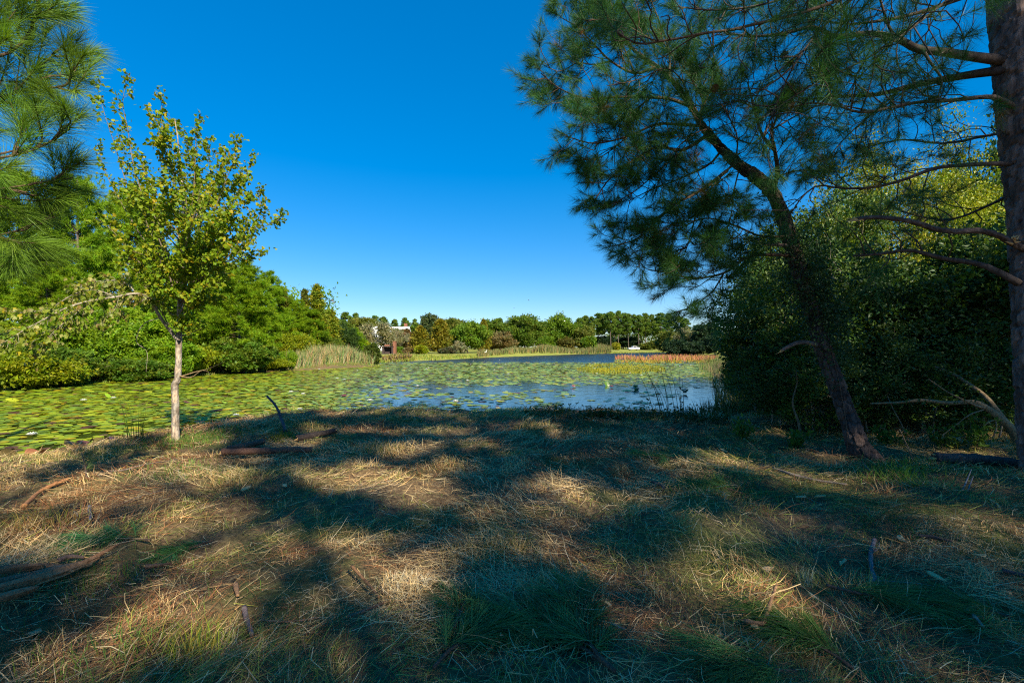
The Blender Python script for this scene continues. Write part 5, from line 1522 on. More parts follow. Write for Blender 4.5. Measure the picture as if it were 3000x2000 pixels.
M_WHITE = plain_mat('white_paint', rough=0.6, col=(0.78, 0.78, 0.77), var=0.06)
M_ROOF = plain_mat('pale_roof', rough=0.7, col=(0.62, 0.63, 0.66), var=0.15, scale=3)
M_GLASS = plain_mat('window_glass', rough=0.1, spec=0.6, col=(0.04, 0.05, 0.07))
M_BRICK = plain_mat('red_brick', rough=0.85, col=(0.2, 0.085, 0.05), var=0.35, scale=14)
M_DARK_BRICK = plain_mat('dark_brick', rough=0.9, col=(0.05, 0.035, 0.035), var=0.3)  # hearth brick, evenly much darker than the chimney brick
hx, hy, hz = plant_at(1145, 122)
house = thing('white_house', 'white two storey house with pale gabled roof behind the mossy oak', 'house', (hx, hy, hz))
g = Geo(); box(g, (0, 0, 2.0), (11, 8, 4.4)); box(g, (-3.2, -4.6, 2.2), (3.6, 1.6, 4.6)); g.build('wall', M_WHITE, house)
g = Geo()
for y0, y1, w, zb, zt in ((-4.4, 4.4, 11.8, 4.15, 6.9),):
    V = [(-w / 2, y0, zb), (w / 2, y0, zb), (w / 2, y1, zb), (-w / 2, y1, zb), (-w / 2, 0, zt), (w / 2, 0, zt)]
    g.add(V, [[0, 4, 3], [1, 2, 5]], [[0, 1, 5, 4], [3, 4, 5, 2], [0, 3, 2, 1]])
V = [(-5.4, -5.7, 4.45), (-1.0, -5.7, 4.45), (-3.2, -5.7, 6.5), (-5.4, 0, 4.45), (-1.0, 0, 4.45), (-3.2, 0, 6.5)]
g.add(V, [[0, 1, 2], [3, 5, 4]], [[0, 2, 5, 3], [1, 4, 5, 2], [0, 3, 4, 1]])
V = [(1.0, -4.2, 4.7), (4.6, -4.2, 4.7), (2.8, -4.2, 6.3), (1.0, 0, 4.7), (4.6, 0, 4.7), (2.8, 0, 6.3)]
g.add(V, [[0, 1, 2], [3, 5, 4]], [[0, 2, 5, 3], [1, 4, 5, 2], [0, 3, 4, 1]])
roof = g.build('roof', M_ROOF, house)
g = Geo(); box(g, (4.6, 0.5, 6.9), (0.9, 0.9, 1.9)); g.build('chimney', M_BRICK, roof)
for x_, y_, z_ in ((-4.0, -5.43, 2.9), (-2.4, -5.43, 2.9), (0.2, -4.03, 2.6), (2.2, -4.03, 2.6), (4.2, -4.03, 2.6), (-3.2, -5.43, 4.1)):
    g = Geo()
    for a, b, c, d in ((-.5, 0, .08, 1.5), (.5, 0, .08, 1.5), (0, .72, 1.08, .08), (0, -.72, 1.16, .1), (0, 0, .05, 1.4)): box(g, (x_ + a, y_, z_ + b), (c, .1, d))
    w_ = g.build('window', M_WHITE, house)
    g = Geo(); box(g, (x_, y_ + .02, z_), (.92, .03, 1.36)); g.build('pane', M_GLASS, w_)
house.scale = (.85, .85, .95)
g = Geo(); box(g, (3.2, -4.03, 1.0), (1.0, .08, 2.0), (0.25, 0.1, 0.06)); g.build('door', M_PLAIN, house)

fx, fy, fz = plant_at(1140, 88)
fire = thing('brick_fireplace', 'open brick outdoor fireplace with chimney on the lawn before the house', 'fireplace', (fx, fy, fz))
g = Geo()
for c, s in (((-1.05, 0, .7), (.3, 1.1, 1.4)), ((.75, 0, .7), (.3, 1.1, 1.4)), ((-.15, .5, .7), (1.5, .12, 1.38)), ((-.15, 0, 1.47), (2.3, 1.25, .14)), ((-.15, 0, .06), (2.6, 1.4, .12))): box(g, c, s, (1, 1, 1))
g.build('hearth', M_DARK_BRICK, fire)
g = Geo(); box(g, (1.05, .1, 1.2), (.5, .9, 2.4)); box(g, (1.05, .1, 2.45), (.62, 1.0, .1)); g.build('chimney', M_BRICK, fire)
g = Geo(); box(g, (-.4, .1, 1.7), (.9, .5, .32)); g.build('brick_top', M_BRICK, fire)

vx, vy, vz = plant_at(1856, 205)
truck = thing('pickup_truck', 'white pickup truck parked under the far pines', 'pickup truck', (vx, vy, vz))
g = Geo()
prof = [(-2.6, .55), (2.6, .55), (2.65, 1.0), (1.5, 1.12), (1.0, 1.78), (-.5, 1.82), (-.65, 1.15), (-2.6, 1.15)]
V = [(x_, s * .9, z_) for s in (-1, 1) for x_, z_ in prof]; n = len(prof)
g.add(V, [[0, 1, 2], [0, 2, 3], [0, 3, 6], [3, 4, 5], [3, 5, 6], [0, 6, 7]] + [[a + n, c + n, b + n] for a, b, c in ([0, 1, 2], [0, 2, 3], [0, 3, 6], [3, 4, 5], [3, 5, 6], [0, 6, 7])], [[i, i + n, (i + 1) % n + n, (i + 1) % n] for i in range(n)])
g.build('body', M_WHITE, truck)
g = Geo(); V = [(1.3, -.915, 1.16), (.95, -.915, 1.68), (-.42, -.915, 1.72), (-.5, -.915, 1.16)]; g.add(V, None, [[0, 1, 2, 3]]); V = [(x_, .915, z_) for x_, _, z_ in V]; g.add(V, None, [[3, 2, 1, 0]]); g.build('window', M_GLASS, truck)
for x_ in (-1.6, 1.7):
    for s in (-1, 1):
        g = Geo(); a = np.linspace(0, 1, 2)[:, None]; tube(g, np.array([[x_, s * .62, .38], [x_, s * .95, .38]]), .38, 16); w_ = g.build('wheel', plain_mat('tyre', col=(.03, .03, .03)) if 'tyre' not in bpy.data.materials else bpy.data.materials['tyre'], truck)
        g = Geo(); tube(g, np.array([[x_, s * .93, .38], [x_, s * .965, .38]]), .2, 12); g.build('rim', M_ROOF, w_)
truck.rotation_euler.z = 0.15


def bird(name, label, loc, span, wing_lift, col, heading, standing=False):
    r_ = thing(name, label, 'bird', loc)
    g = Geo()
    t = np.linspace(0, 1, 9)
    L = span * 0.5
    tube(g, np.stack([(t - .5) * L, 0 * t, 0.02 * np.sin(t * 3)], -1), L * np.array([.02, .07, .12, .14, .13, .09, .055, .05, .01]), 8, col)
    tube(g, np.array([[L * .45, 0, 0], [L * .62, 0, L * .02]]), np.array([L * .05, .004]), 6, (.2, .15, .05))
    g.build('body', M_PLAIN, r_, smooth=True)
    for s in (-1, 1):
        g = Geo()
        e = np.array([[.1, 0, 0], [.16, .45, wing_lift * .55], [-.02, 1.0, wing_lift], [-.2, .8, wing_lift * .78], [-.3, .42, wing_lift * .5], [-.28, 0, 0]]) * np.array([L, s * L, L])
        top = e + np.array([0, 0, .012 * L]); V = np.vstack([e, top]); m = 6
        g.add(V, [[0, 1, 4], [0, 4, 5], [1, 2, 3], [1, 3, 4]] + [[a + m, c + m, b + m] for a, b, c in ([0, 1, 4], [0, 4, 5], [1, 2, 3], [1, 3, 4])], [[i, (i + 1) % m, (i + 1) % m + m, i + m] for i in range(m)], col)
        g.build('wing', M_PLAIN, r_)
    g = Geo(); V = np.array([[-.42, 0, 0], [-.7, .12, 0], [-.72, -.12, 0], [-.42, 0, .02], [-.7, .12, .012], [-.72, -.12, .012]]) * L
    g.add(V, [[0, 2, 1], [3, 4, 5]], [[0, 1, 4, 3], [1, 2, 5, 4], [2, 0, 3, 5]], col); g.build('tail', M_PLAIN, r_)
    r_.rotation_euler = (0.25, 0.1, heading)
    return r_


bird('heron', 'large dark bird with drooping wings flying beside the cypress', tuple(P(974, 880, 46)), 0.95, -0.5, (.12, .11, .11), 1.2)
bird('crow', 'small dark bird highest of the three over the far trees', tuple(P(1549, 880, 60)), 0.42, 0.45, (.06, .05, .05), 0.4)
bird('crow', 'small dark bird in the middle of the three over the far trees', tuple(P(1506, 902, 62)), 0.34, 0.1, (.07, .06, .05), 0.1)
bird('crow', 'small dark bird lowest of the three, just above the far trees', tuple(P(1506, 928, 64)), 0.3, 0.15, (.07, .06, .05), 2.8)
bird('egret', 'white bird gliding in front of the broad green far tree', tuple(P(1655, 941, 120)), 1.0, 0.3, (.7, .7, .68), 0.2)


def standing_egret(label, px, y):
    b = plant_at(px, y)
    r_ = thing('egret', label, 'bird', b)
    g = Geo(); t = np.linspace(0, 1, 14)
    body = np.stack([-.28 + .55 * t, 0 * t, .55 + .16 * t], -1); tube(g, body, .12 * np.sin(math.pi * (0.06 + .88 * t)) + .01, 10)
    neck = spline(np.array([[.22, 0, .7], [.34, 0, .85], [.24, 0, 1.0], [.34, 0, 1.1]]), 12); tube(g, neck, np.linspace(.045, .03, 12), 7)
    tube(g, np.array([[.3, 0, 1.1], [.42, 0, 1.1]]), np.array([.04, .02]), 7); g.build('body', M_WHITE, r_, smooth=True)
    g = Geo(); tube(g, np.array([[.42, 0, 1.1], [.56, 0, 1.08]]), np.array([.014, .003]), 5, (.6, .4, .03)); g.build('bill', M_PLAIN, r_)
    for s in (-1, 1):
        g = Geo(); tube(g, np.array([[0, s * .05, .55], [.03, s * .05, .28], [0, s * .05, -.05]]), np.array([.018, .014, .012]), 5, (.03, .03, .03)); g.build('leg', M_PLAIN, r_)


standing_egret('white egret standing at the left end of the far reeds', 1421, 96)
standing_egret('white egret standing under the broad green far tree', 1632, 134)

# ------------------------------------------------------------------ lily pads and flowers
rp = np.random.default_rng(101)


def pad_template(k, curl=0.03):
    a = np.linspace(0.16, 2 * math.pi - 0.16, k)
    V = np.vstack([[0, 0, 0.0], np.stack([np.cos(a), np.sin(a), curl * np.ones(k)], -1)])
    return V, np.array([[0, i, i + 1] for i in range(1, k)])


def jitter_grid(x0, x1, y0, y1, s):
    X, Y = np.meshgrid(np.arange(x0, x1, s), np.arange(y0, y1, s))
    return X.ravel() + rp.uniform(-.42, .42, X.size) * s, Y.ravel() + rp.uniform(-.42, .42, X.size) * s


def pad_cover(x, y):
    """share of the water that pads hide"""
    px = CX + F * x / y
    c = 0.97 - 0.08 * sstep(16, 26, y)
    clump = fbm(x * 0.22, y * 0.22, seed=44, octaves=4)
    fine = fbm(x * 0.9, y * 0.5, seed=46)
    # open water before the right half of the bank
    open_ = sstep(950, 1300, px) * sstep(30, 18, y) * 0.52 + sstep(1350, 1750, px) * sstep(40, 20, y) * 0.32 + sstep(1900, 2050, px) * sstep(40, 30, y) * 0.35
    c = c - open_ + (clump - 0.5) * 0.9 + (fine - 0.5) * (0.8 + 1.3 * sstep(1000, 1300, px) * sstep(40, 25, y)) - 0.06 * sstep(30, 45, y)
    c = np.where(px < 1800, c - 1.3 * sstep(58, 70, y + 5 * (clump - .5)), c - 0.9 * sstep(74, 90, y))
    return np.clip(c, 0, 0.97)


PX, PYY, PR = [], [], []
for y0, y1, s, x0, x1 in ((-2, 12, .2, -22, 6), (12, 20, .2, -26, 14), (20, 32, .27, -30, 18), (32, 50, .31, -28, 28), (50, 92, .46, -26, 46)):
    x, y = jitter_grid(x0, x1, y0, y1, s)
    d = pond_dist(x, y)
    inv = np.abs(x) < 1.2 * y + 3.0
    ok = (d < -0.12) & inv & (rp.random(len(x)) < pad_cover(x, np.maximum(y, 1)))
    x, y = x[ok], y[ok]
    PX.append(x); PYY.append(y); PR.append(s * np.clip(rp.lognormal(-0.66, 0.32, len(x)), .2, .9))
x, y, r = np.concatenate(PX), np.concatenate(PYY), np.concatenate(PR)
n = len(x)
yaw = rp.uniform(0, 6.3, n); tx, ty = rp.normal(0, .035, n), rp.normal(0, .035, n)
lift = (rp.random(n) < 0.025) & (y < 22)
tx[lift] += rp.normal(0, .28, lift.sum())
z = WATER + 0.006 + 0.02 * rp.random(n) + np.where(lift, r * np.abs(tx) * 0.8, 0)
left = sstep(1500, 700, CX + F * x / np.maximum(y, 1))
base = np.array([(0.24, 0.33, 0.012), (0.33, 0.38, 0.014), (0.18, 0.28, 0.03), (0.42, 0.33, 0.015), (0.12, 0.045, 0.025), (0.17, 0.09, 0.04)])
pr_ = np.array([.36, .25, .26, .06, .035, .035])
C = cvary(base[rp.choice(6, n, p=pr_)], n, rp, .22, .1)
T_NEAR = pad_template(13); T_FAR = pad_template(6, 0.0)


def pads(geo, k, tmpl):
    V0, T0 = tmpl
    c, s = np.cos(yaw[k])[:, None], np.sin(yaw[k])[:, None]
    lx = (V0[None, :, 0] * c - V0[None, :, 1] * s) * r[k][:, None]; ly = (V0[None, :, 0] * s + V0[None, :, 1] * c) * r[k][:, None]
    V = np.stack([x[k][:, None] + lx, y[k][:, None] + ly, z[k][:, None] + V0[None, :, 2] * r[k][:, None] * 0.5 + lx * tx[k][:, None] + ly * ty[k][:, None]], -1)
    T = (np.arange(len(k))[:, None, None] * len(V0) + T0[None]).reshape(-1, 3)
    geo.add(V.reshape(-1, 3), T, None, np.repeat(C[k], len(V0), 0))


inframe = (y > 2) & (np.abs(CX + F * x / np.maximum(y, 1) - 1500) < 1490)
show = np.where(inframe, (r / y) ** 2 / y, 0)
order = np.argsort(-show)
top, rest = order[:300], order[300:]
near = rest[y[rest] < 20]; far = rest[y[rest] >= 20]
g = Geo(); pads(g, near, T_NEAR); pads(g, far, T_FAR)
tag(g.build('lily_pads', M_PAD), 'thousands of floating lily pads covering the pond', 'lily pads', kind='stuff')
# one mesh per colour kind, shared
KIND = [('green', (0.24, 0.33, 0.012)), ('yellow', (0.42, 0.33, 0.015)), ('maroon', (0.11, 0.045, 0.025)), ('lime', (0.33, 0.38, 0.014)), ('blue_green', (0.18, 0.28, 0.03)), ('brown', (0.16, 0.09, 0.04))]
PADM = []
for nm, c in KIND:
    for v in range(3):
        g = Geo(); V0, T0 = pad_template(17, 0.05)
        V0 = V0 * np.array([1, 1 + .08 * v, 0.5]); V0[1:, :2] *= (1 + 0.05 * rp.normal(size=(17, 1)))
        g.add(V0, T0, None, cvary(c, len(V0), rp, .1, .05)); me = g.mesh('lily_pad'); me.materials.append(M_PAD); PADM.append((np.array(c), nm, me))
LAB = {'green': 'green lily pad floating among the nearest pads along the bank', 'lime': 'pale lime green lily pad floating nearest the bank', 'blue_green': 'deep green lily pad floating nearest the bank', 'yellow': 'yellowed lily pad floating among the nearest green pads', 'maroon': 'dark maroon lily pad among the nearest green pads', 'brown': 'brown withering lily pad among the nearest green pads'}
for k in top:
    dist = [np.abs(c - C[k]).sum() for c, _, _ in PADM]
    m0 = int(np.argmin(dist)) // 3 * 3
    c, nm, me = PADM[m0 + rp.integers(0, 3)]
    o = link('lily_pad', me, None, (x[k], y[k], z[k]))
    o.rotation_euler = (float(ty[k]), float(-tx[k]), float(yaw[k])); o.scale = (r[k],) * 3
    tag(o, LAB[nm], 'lily pad', 'nearest ' + nm.replace('_', ' ') + ' lily pads')
# big curled leaves at the muddy edge
for px, py, rad, colr, lab in ((30, 1356, .17, (.1, .07, .02), 'largest brown upturned lily leaf at the muddy left edge'), (105, 1340, .14, (.24, .1, .05), 'red brown folded lily leaf lying on the left mud'), (75, 1350, .1, (.16, .06, .04), 'small dark red lily leaf between the larger ones'), (90, 1354, .09, (.05, .18, .06), 'fresh green lily leaf by the brown folded ones'), (220, 1312, .15, (.1, .08, .02), 'brown upturned lily leaf right of the folded ones'), (255, 1306, .13, (.12, .05, .04), 'maroon lily leaf standing up near the rush clump'), (300, 1302, .14, (.1, .08, .02), 'brown standing lily leaf left of the rush clump'), (335, 1296, .11, (.08, .05, .1), 'purple backed lily leaf left of the rush clump'), (640, 1268, .16, (.3, .12, .05), 'orange brown lily leaf at the bank right of the maple'), (2000, 1150, .2, (.2, .09, .03), 'brown raised lily pad in the shaded right water')):
    yy = 2.1 * F / (py - HY) * 0.985; xx = (px - CX) / F * yy
    g = Geo(); V0, T0 = pad_template(19, 0.0)
    V0 = V0 * rad; V0[:, 2] = 1.6 * V0[:, 0] ** 2 / rad * 0.6
    g.add(V0, T0, None, cvary(colr, len(V0), rp, .15, .08))
    o = g.build('lily_leaf', M_PAD); o.location = (xx, yy, WATER + rad * 0.5); o.rotation_euler = (rp.uniform(.15, .5), rp.normal(0, .2), rp.normal(0, .4)); tag(o, lab, 'lily leaf')


def lily(loc, s, col, label, group=None):
    r_ = thing('water_lily', label, 'flower', loc, group)
    g = Geo()
    for ring, (m, tilt, ln) in enumerate(((9, .35, 1.0), (8, .8, .9), (6, 1.5, .75))):
        a = np.arange(m) * 2 * math.pi / m + ring * .4
        ax_ = np.stack([np.cos(a), np.sin(a), np.full(m, tilt)], -1)
        leaves(g, np.zeros((m, 3)), ax_, s * ln, rp, RHOMB, col, nrm=np.stack([-np.cos(a) * tilt, -np.sin(a) * tilt, np.ones(m)], -1))
    g.build('petals', M_PETAL, r_)
    g = Geo(); tube(g, np.array([[0, 0, 0], [0, 0, s * .35]]), np.array([s * .16, s * .1]), 8, (.7, .5, .02)); g.build('centre', M_PETAL, r_)


FL = [(93, 1280, .1, 0, 'white water lily alone on the left near pads'), (245, 1177, .1, 0, 'white water lily left of the maple trunk'), (333, 1170, .09, 0, 'second white water lily left of the maple trunk'), (853, 1152, .1, 0, 'white water lily in the middle of the left pads'), (888, 1158, .09, 0, 'white water lily right beside the one in the left pads'), (878, 1204, .09, 0, 'white water lily close to the bank right of the maple'), (1085, 1178, .11, 0, 'large white water lily at the left end of the blue water'), (1200, 1184, .11, 0, 'large white water lily in the middle of the blue water'), (1335, 1180, .1, 0, 'white water lily right of the two on the blue water'), (692, 1222, .09, 0, 'white water lily at the bank edge right of the maple'), (1224, 1134, .09, 0, 'small white water lily beyond the blue water'), (1854, 1142, .12, 0, 'white water lily beside the upturned green pad at right'), (1870, 1143, .08, 1, 'pink water lily right of the upturned pad'), (1008, 1165, .12, 2, 'dark pink water lily left of the blue water'), (1144, 1117, .1, 0, 'white water lily in line with the house reflection'), (1680, 1135, .1, 1, 'pale pink water lily in the middle distance'), (1792, 1135, .1, 1, 'pink water lily among the right pads'), (1250, 1083, .1, 0, 'small far white water lily left of centre'), (1370, 1118, .1, 0, 'small far white water lily near the middle')]
for px, py, s, k, lab in FL:
    yy = 2.1 * F / (py - HY); xx = (px - CX) / F * yy
    lily((xx, yy, WATER + .05), s * (1 + yy / 60), ((.82, .82, .76), (.75, .35, .35), (.35, .1, .16))[k], lab)
for k in range(45):
    yy = rp.uniform(26, 75); px = rp.uniform(700, 2050); xx = (px - CX) / F * yy
    if pond_dist([xx], [yy])[0] > -1 or rp.random() > pad_cover(np.array([xx]), np.array([yy]))[0] + .3: continue
    lily((xx, yy, WATER + .05), .13, (.8, .8, .74), 'tiny white water lily dotted far out among the pads', 'far water lilies')
for px, py, s, lab in ((1778, 1130, .15, 'upturned bright green lily pad in the middle distance'), (1862, 1141, .16, 'upturned green lily pad behind a white lily')):
    yy = 2.1 * F / (py - HY); g = Geo(); V0, T0 = pad_template(17, .0); V0 = V0 * s; V0[:, 2] = V0[:, 0] ** 2 * 1.5
    g.add(V0, T0, None, (.07, .15, .015)); o = g.build('upturned_pad', M_PAD); o.location = ((px - CX) / F * yy, yy, WATER + s * .6); o.rotation_euler = (1.1, 0, .4); tag(o, lab, 'lily pad')

# ------------------------------------------------------------------ rushes and shore weeds
def rush(label, rows, base, cols, rad=.006):
    r_ = thing('rush_clump', label, 'rushes', base)
    for tipx, tipy, bx, dep in rows:
        b = np.asarray(base) + np.array([(bx) / F * dep, 0, 0]); t_ = P(tipx, tipy, dep)
        mid = (b + t_) / 2 + np.array([(t_[0] - b[0]) * -.12, 0, .05])
        p = spline(np.array([b, mid, t_]), 16) - np.asarray(base)
        g = Geo(); tube(g, p, np.linspace(rad, rad * .3, 16), 5, cvary(cols, 1, rp, .25, .2)[0], cap=False); g.build('stem', M_LEAF, r_)


b = on_ground(405, 1288)
rush('green rush clump in the water left of the maple trunk', [(362, 1150, -30, b[1]), (372, 1165, -20, b[1] + .2), (380, 1190, -12, b[1]), (352, 1175, -30, b[1] - .2), (410, 1125, 0, b[1]), (413, 1170, 8, b[1]), (420, 1210, 12, b[1]), (398, 1200, -6, b[1]), (320, 1130, -22, b[1]), (425, 1240, 14, b[1]), (440, 1140, 6, b[1] + .3)], b, (.11, .17, .02))
b = on_ground(1960, 1228)
rush('tall thin dark rushes rising from the bank before the right water', [(1842, 1047, -40, b[1]), (1870, 1040, -20, b[1]), (1885, 1078, -18, b[1]), (1895, 1090, -14, b[1]), (1925, 1035, 0, b[1]), (1932, 1080, 4, b[1]), (1940, 1060, 20, b[1]), (1955, 1052, 30, b[1]), (1975, 1120, 40, b[1]), (1905, 1110, -6, b[1]), (1920, 1120, 2, b[1]), (1990, 1085, 34, b[1]), (1998, 1100, 44, b[1])], b, (.05, .085, .02), .008)
rw = np.random.default_rng(111)
g = Geo()
for k in range(110):
    px = rw.uniform(1540, 2130); py = np.interp(px, [1540, 1700, 1900, 2130], [1213, 1217, 1227, 1242]) + rw.uniform(-5, 9)
    b = on_ground(px, py); b[2] -= .02
    h = rw.uniform(.1, .36) * (1.25 if px > 1850 else .8)
    for s in range(rw.integers(2, 5)):
        tw = b + curve_between(np.zeros(3), np.array([rw.normal(0, .12), rw.normal(0, .1), h * rw.uniform(.6, 1.1)]), rw, 5, .08)
        tube(g, tw, np.linspace(.004, .0015, 5), 3, (.04, .05, .02), cap=False)
        m = 9; pp_ = tw[rw.integers(1, 5, m)] + rw.normal(size=(m, 3)) * .015
        leaves(g, pp_, rw.normal(size=(m, 3)) + np.array([0, 0, .4]), rw.uniform(.03, .075, m), rw, RHOMB, cvary((.045, .085, .02), m, rw, .25, .2), face_up=.5)
tag(g.build('shore_weeds', M_LEAF), 'fringe of thin dark leafy weeds along the right water edge', 'weeds', kind='stuff')

# ------------------------------------------------------------------ mown straw and grass on the bank
rg = np.random.default_rng(121)
STRAW = np.array([(0.64, 0.46, 0.21), (0.54, 0.37, 0.16), (0.45, 0.32, 0.17), (0.33, 0.19, 0.085), (0.2, 0.11, 0.05), (0.64, 0.5, 0.3)])
GRASS = np.array([(0.19, 0.23, 0.045), (0.24, 0.26, 0.045), (0.17, 0.2, 0.055), (0.36, 0.29, 0.08)])


def green_share(x, y):
    n = fbm(x * 0.7 + 3, y * 0.9, seed=63, octaves=4)
    px = CX + F * x / np.maximum(y, 1)
    return np.clip((n - 0.5) * 4.2 + 0.12 + 0.06 * sstep(1700, 2400, px) + 0.08 * sstep(900, 200, px), 0.03, 0.7)


def brown_share(x, y):
    return sstep(0.44, 0.62, fbm(x * 0.8 + 20, y * 1.0, seed=67, octaves=3))


def straw(n, lying, y0=1.5, y1=15.0, power=-0.25, centers=None):
    if centers is None:
        u = rg.random(n); e = power + 1
        y = (y0 ** e + u * (y1 ** e - y0 ** e)) ** (1 / e)
        x = rg.uniform(-1, 1, n) * (1.17 * y + 0.8)
    else:
        x, y = centers[:, 0], centers[:, 1]
    d = pond_dist(x, y)
    soil = sstep(0.55, 0.66, fbm(x * 0.75 + 50, y * 1.0, seed=69, octaves=3))
    ok = (d > (0.05 if lying else 0.0)) & (rg.random(len(x)) > 0.62 * soil)
    x, y = x[ok], y[ok]; n = len(x)
    z = ground_z(x, y)
    far = np.clip(y / 4.0, 0.8, 3.0)
    gs, bs = green_share(x, y), brown_share(x, y)
    isg = rg.random(n) < gs
    c = np.where(isg[:, None], GRASS[rg.integers(0, 4, n)], STRAW[rg.choice(6, n, p=[.26, .24, .18, .13, .07, .12])])
    isb = (~isg) & (rg.random(n) < bs * 0.75)
    c[isb] = np.array([(0.3, 0.135, 0.055), (0.19, 0.09, 0.04)])[rg.integers(0, 2, isb.sum())]
    c = cvary(c, n, rg, .25, .1)
    flow = 2 * math.pi * fbm(x * 0.55, y * 0.55, seed=71) * 1.6
    if lying:
        az = flow + rg.normal(0, 0.75, n)
        pit = np.radians(rg.normal(7, 13, n))
        L = rg.uniform(0.06, 0.3, n) * np.where(isg, .8, 1.0) * (0.8 + .25 * far * .5)
        w = rg.uniform(0.0018, 0.0044, n) * far ** .85
        b = np.stack([x, y, z + rg.random(n) ** 1.5 * 0.06 * (0.6 + .8 * fbm(x * 1.5, y * 1.5, seed=4))], -1)
        sag = rg.normal(0, .1, n)
    else:
        az = rg.uniform(0, 6.3, n)
        pit = np.radians(np.clip(rg.normal(58, 18, n), 15, 90))
        L = rg.uniform(0.04, 0.14, n)
        w = rg.uniform(0.002, 0.004, n) * far ** .8
        b = np.stack([x, y, z], -1)
        sag = rg.uniform(-.35, .05, n)
    d_ = np.stack([np.cos(az) * np.cos(pit), np.sin(az) * np.cos(pit), np.sin(pit)], -1)
    sd = unit(np.cross(d_, rg.normal(size=(n, 3)) * .4 + np.array([0, 0, 1.0]))) * (w * .5)[:, None]
    mid = b + d_ * (L * .55)[:, None]
    tip = b + d_ * L[:, None]; tip[:, 2] += sag * L
    tip[:, :2] += rg.normal(0, .12, (n, 2)) * L[:, None]
    return b, mid, tip, sd, c


def emit(geo, b, mid, tip, sd, c):
    n = len(b)
    V = np.stack([b - sd, b + sd, mid + sd, mid - sd, tip], 1).reshape(-1, 3)
    k = np.arange(n)[:, None] * 5
    geo.add(V, k + np.array([[3, 2, 4]]), k + np.array([[0, 1, 2, 3]]), np.repeat(c, 5, 0))


g = Geo(); emit(g, *straw(185000, True)); tag(g.build('cut_straw', M_STRAW), 'dry cut straw and mown grass lying all over the near bank', 'straw', kind='stuff')
g = Geo(); emit(g, *straw(20000, False)); tag(g.build('short_grass', M_STRAW), 'short upright grass stubble on the near bank', 'grass', kind='stuff')
# loose pale straws on top
n = 5200
u = rg.random(n); y_ = (1.5 ** .6 + u * (13 ** .6 - 1.5 ** .6)) ** (1 / .6); x_ = rg.uniform(-1, 1, n) * (1.17 * y_ + .5)
dens_ = fbm(x_ * .8, y_ * .8, seed=91); ok = (pond_dist(x_, y_) > .3) & (dens_ > .36 + .25 * rg.random(n)); x_, y_ = x_[ok], y_[ok]; n = len(x_)
b = np.stack([x_, y_, ground_z(x_, y_) + rg.uniform(.03, .085, n)], -1)
az = 2 * math.pi * fbm(x_ * .55, y_ * .55, seed=71) * 1.6 + rg.normal(0, .9, n); pit = np.radians(rg.normal(6, 14, n)); L_ = rg.uniform(.04, .2, n)
d_ = np.stack([np.cos(az) * np.cos(pit), np.sin(az) * np.cos(pit), np.sin(pit)], -1)
sd = unit(np.cross(d_, np.array([0, 0, 1.0]) + .3 * rg.normal(size=(n, 3)))) * (rg.uniform(.0035, .007, n) * np.clip(y_ / 5, .7, 2) * .5)[:, None]
mid = b + d_ * (L_ * .5)[:, None]; mid += .08 * L_[:, None] * rg.normal(size=(n, 3)); tip = b + d_ * L_[:, None]
g = Geo(); V = np.stack([b - sd, b + sd, mid + sd, mid - sd, tip + sd * .8, tip - sd * .8], 1).reshape(-1, 3); k = np.arange(n)[:, None] * 6
g.add(V, None, np.vstack([k + np.array([[0, 1, 2, 3]]), k + np.array([[3, 2, 4, 5]])]), np.repeat(cvary(np.array([(.66, .5, .26), (.58, .4, .17), (.5, .37, .2), (.4, .21, .09)])[rg.choice(4, n, p=[.35, .3, .2, .15])], n, rg, .2, .08), 6, 0))
tag(g.build('loose_straws', M_STRAW), 'pale flattened straw pieces scattered on top of the mown bank', 'straw', kind='stuff')
# stubble tufts
nt_ = 460
ty_ = (1.6 ** .75 + rg.random(nt_) * (14 ** .75 - 1.6 ** .75)) ** (1 / .75); tx_ = rg.uniform(-1, 1, nt_) * (1.15 * ty_ + .5)
cc = np.repeat(np.stack([tx_, ty_], -1), 42, 0) + rg.normal(size=(nt_ * 42, 2)) * np.repeat(rg.uniform(.025, .09, nt_), 42)[:, None]
g = Geo(); b, mid, tip, sd, c = straw(0, False, centers=cc)
pale_ = rg.random(len(b)) < .45
c[pale_] = cvary(np.array([(.62, .47, .24), (.55, .38, .16)])[rg.integers(0, 2, pale_.sum())], pale_.sum(), rg, .2, .08)
tag((emit(g, b, mid, b + (tip - b) * 1.25, sd * 1.2, c), g.build('stubble_tufts', M_STRAW))[1], 'stiff tufts of cut stubble standing on the bank', 'stubble', kind='stuff')

# lawn strip right of the maple and other named clumps of grass
def clump(label, px, py, n, h, rad, cols, lean=.35, cat='grass clump'):
    b = on_ground(px, py)
    g = Geo(); pos = rg.normal(size=(n, 3)) * np.array([rad, rad * .8, 0])
    wx_, wy_ = pos[:, 0] + b[0], pos[:, 1] + b[1]
    pos[:, 2] = ground_z(wx_, wy_) - b[2] - .01
    blades(g, pos, h * .8, .004 * max(1, b[1] / 3.5), rg, cvary(np.asarray(cols)[rg.integers(0, len(cols), n)], n, rg, .2, .12), lean)
    if rad > .17:
        PATCH.v += [q + b.astype(np.float32) for q in g.v]; PATCH.c += g.c
        PATCH.t += [q + PATCH.n for q in g.t]; PATCH.q += [q + PATCH.n for q in g.q]; PATCH.n += g.n
        return None
    o = g.build('grass_clump', M_STRAW); o.location = b
    return tag(o, label, cat)


PATCH = Geo()


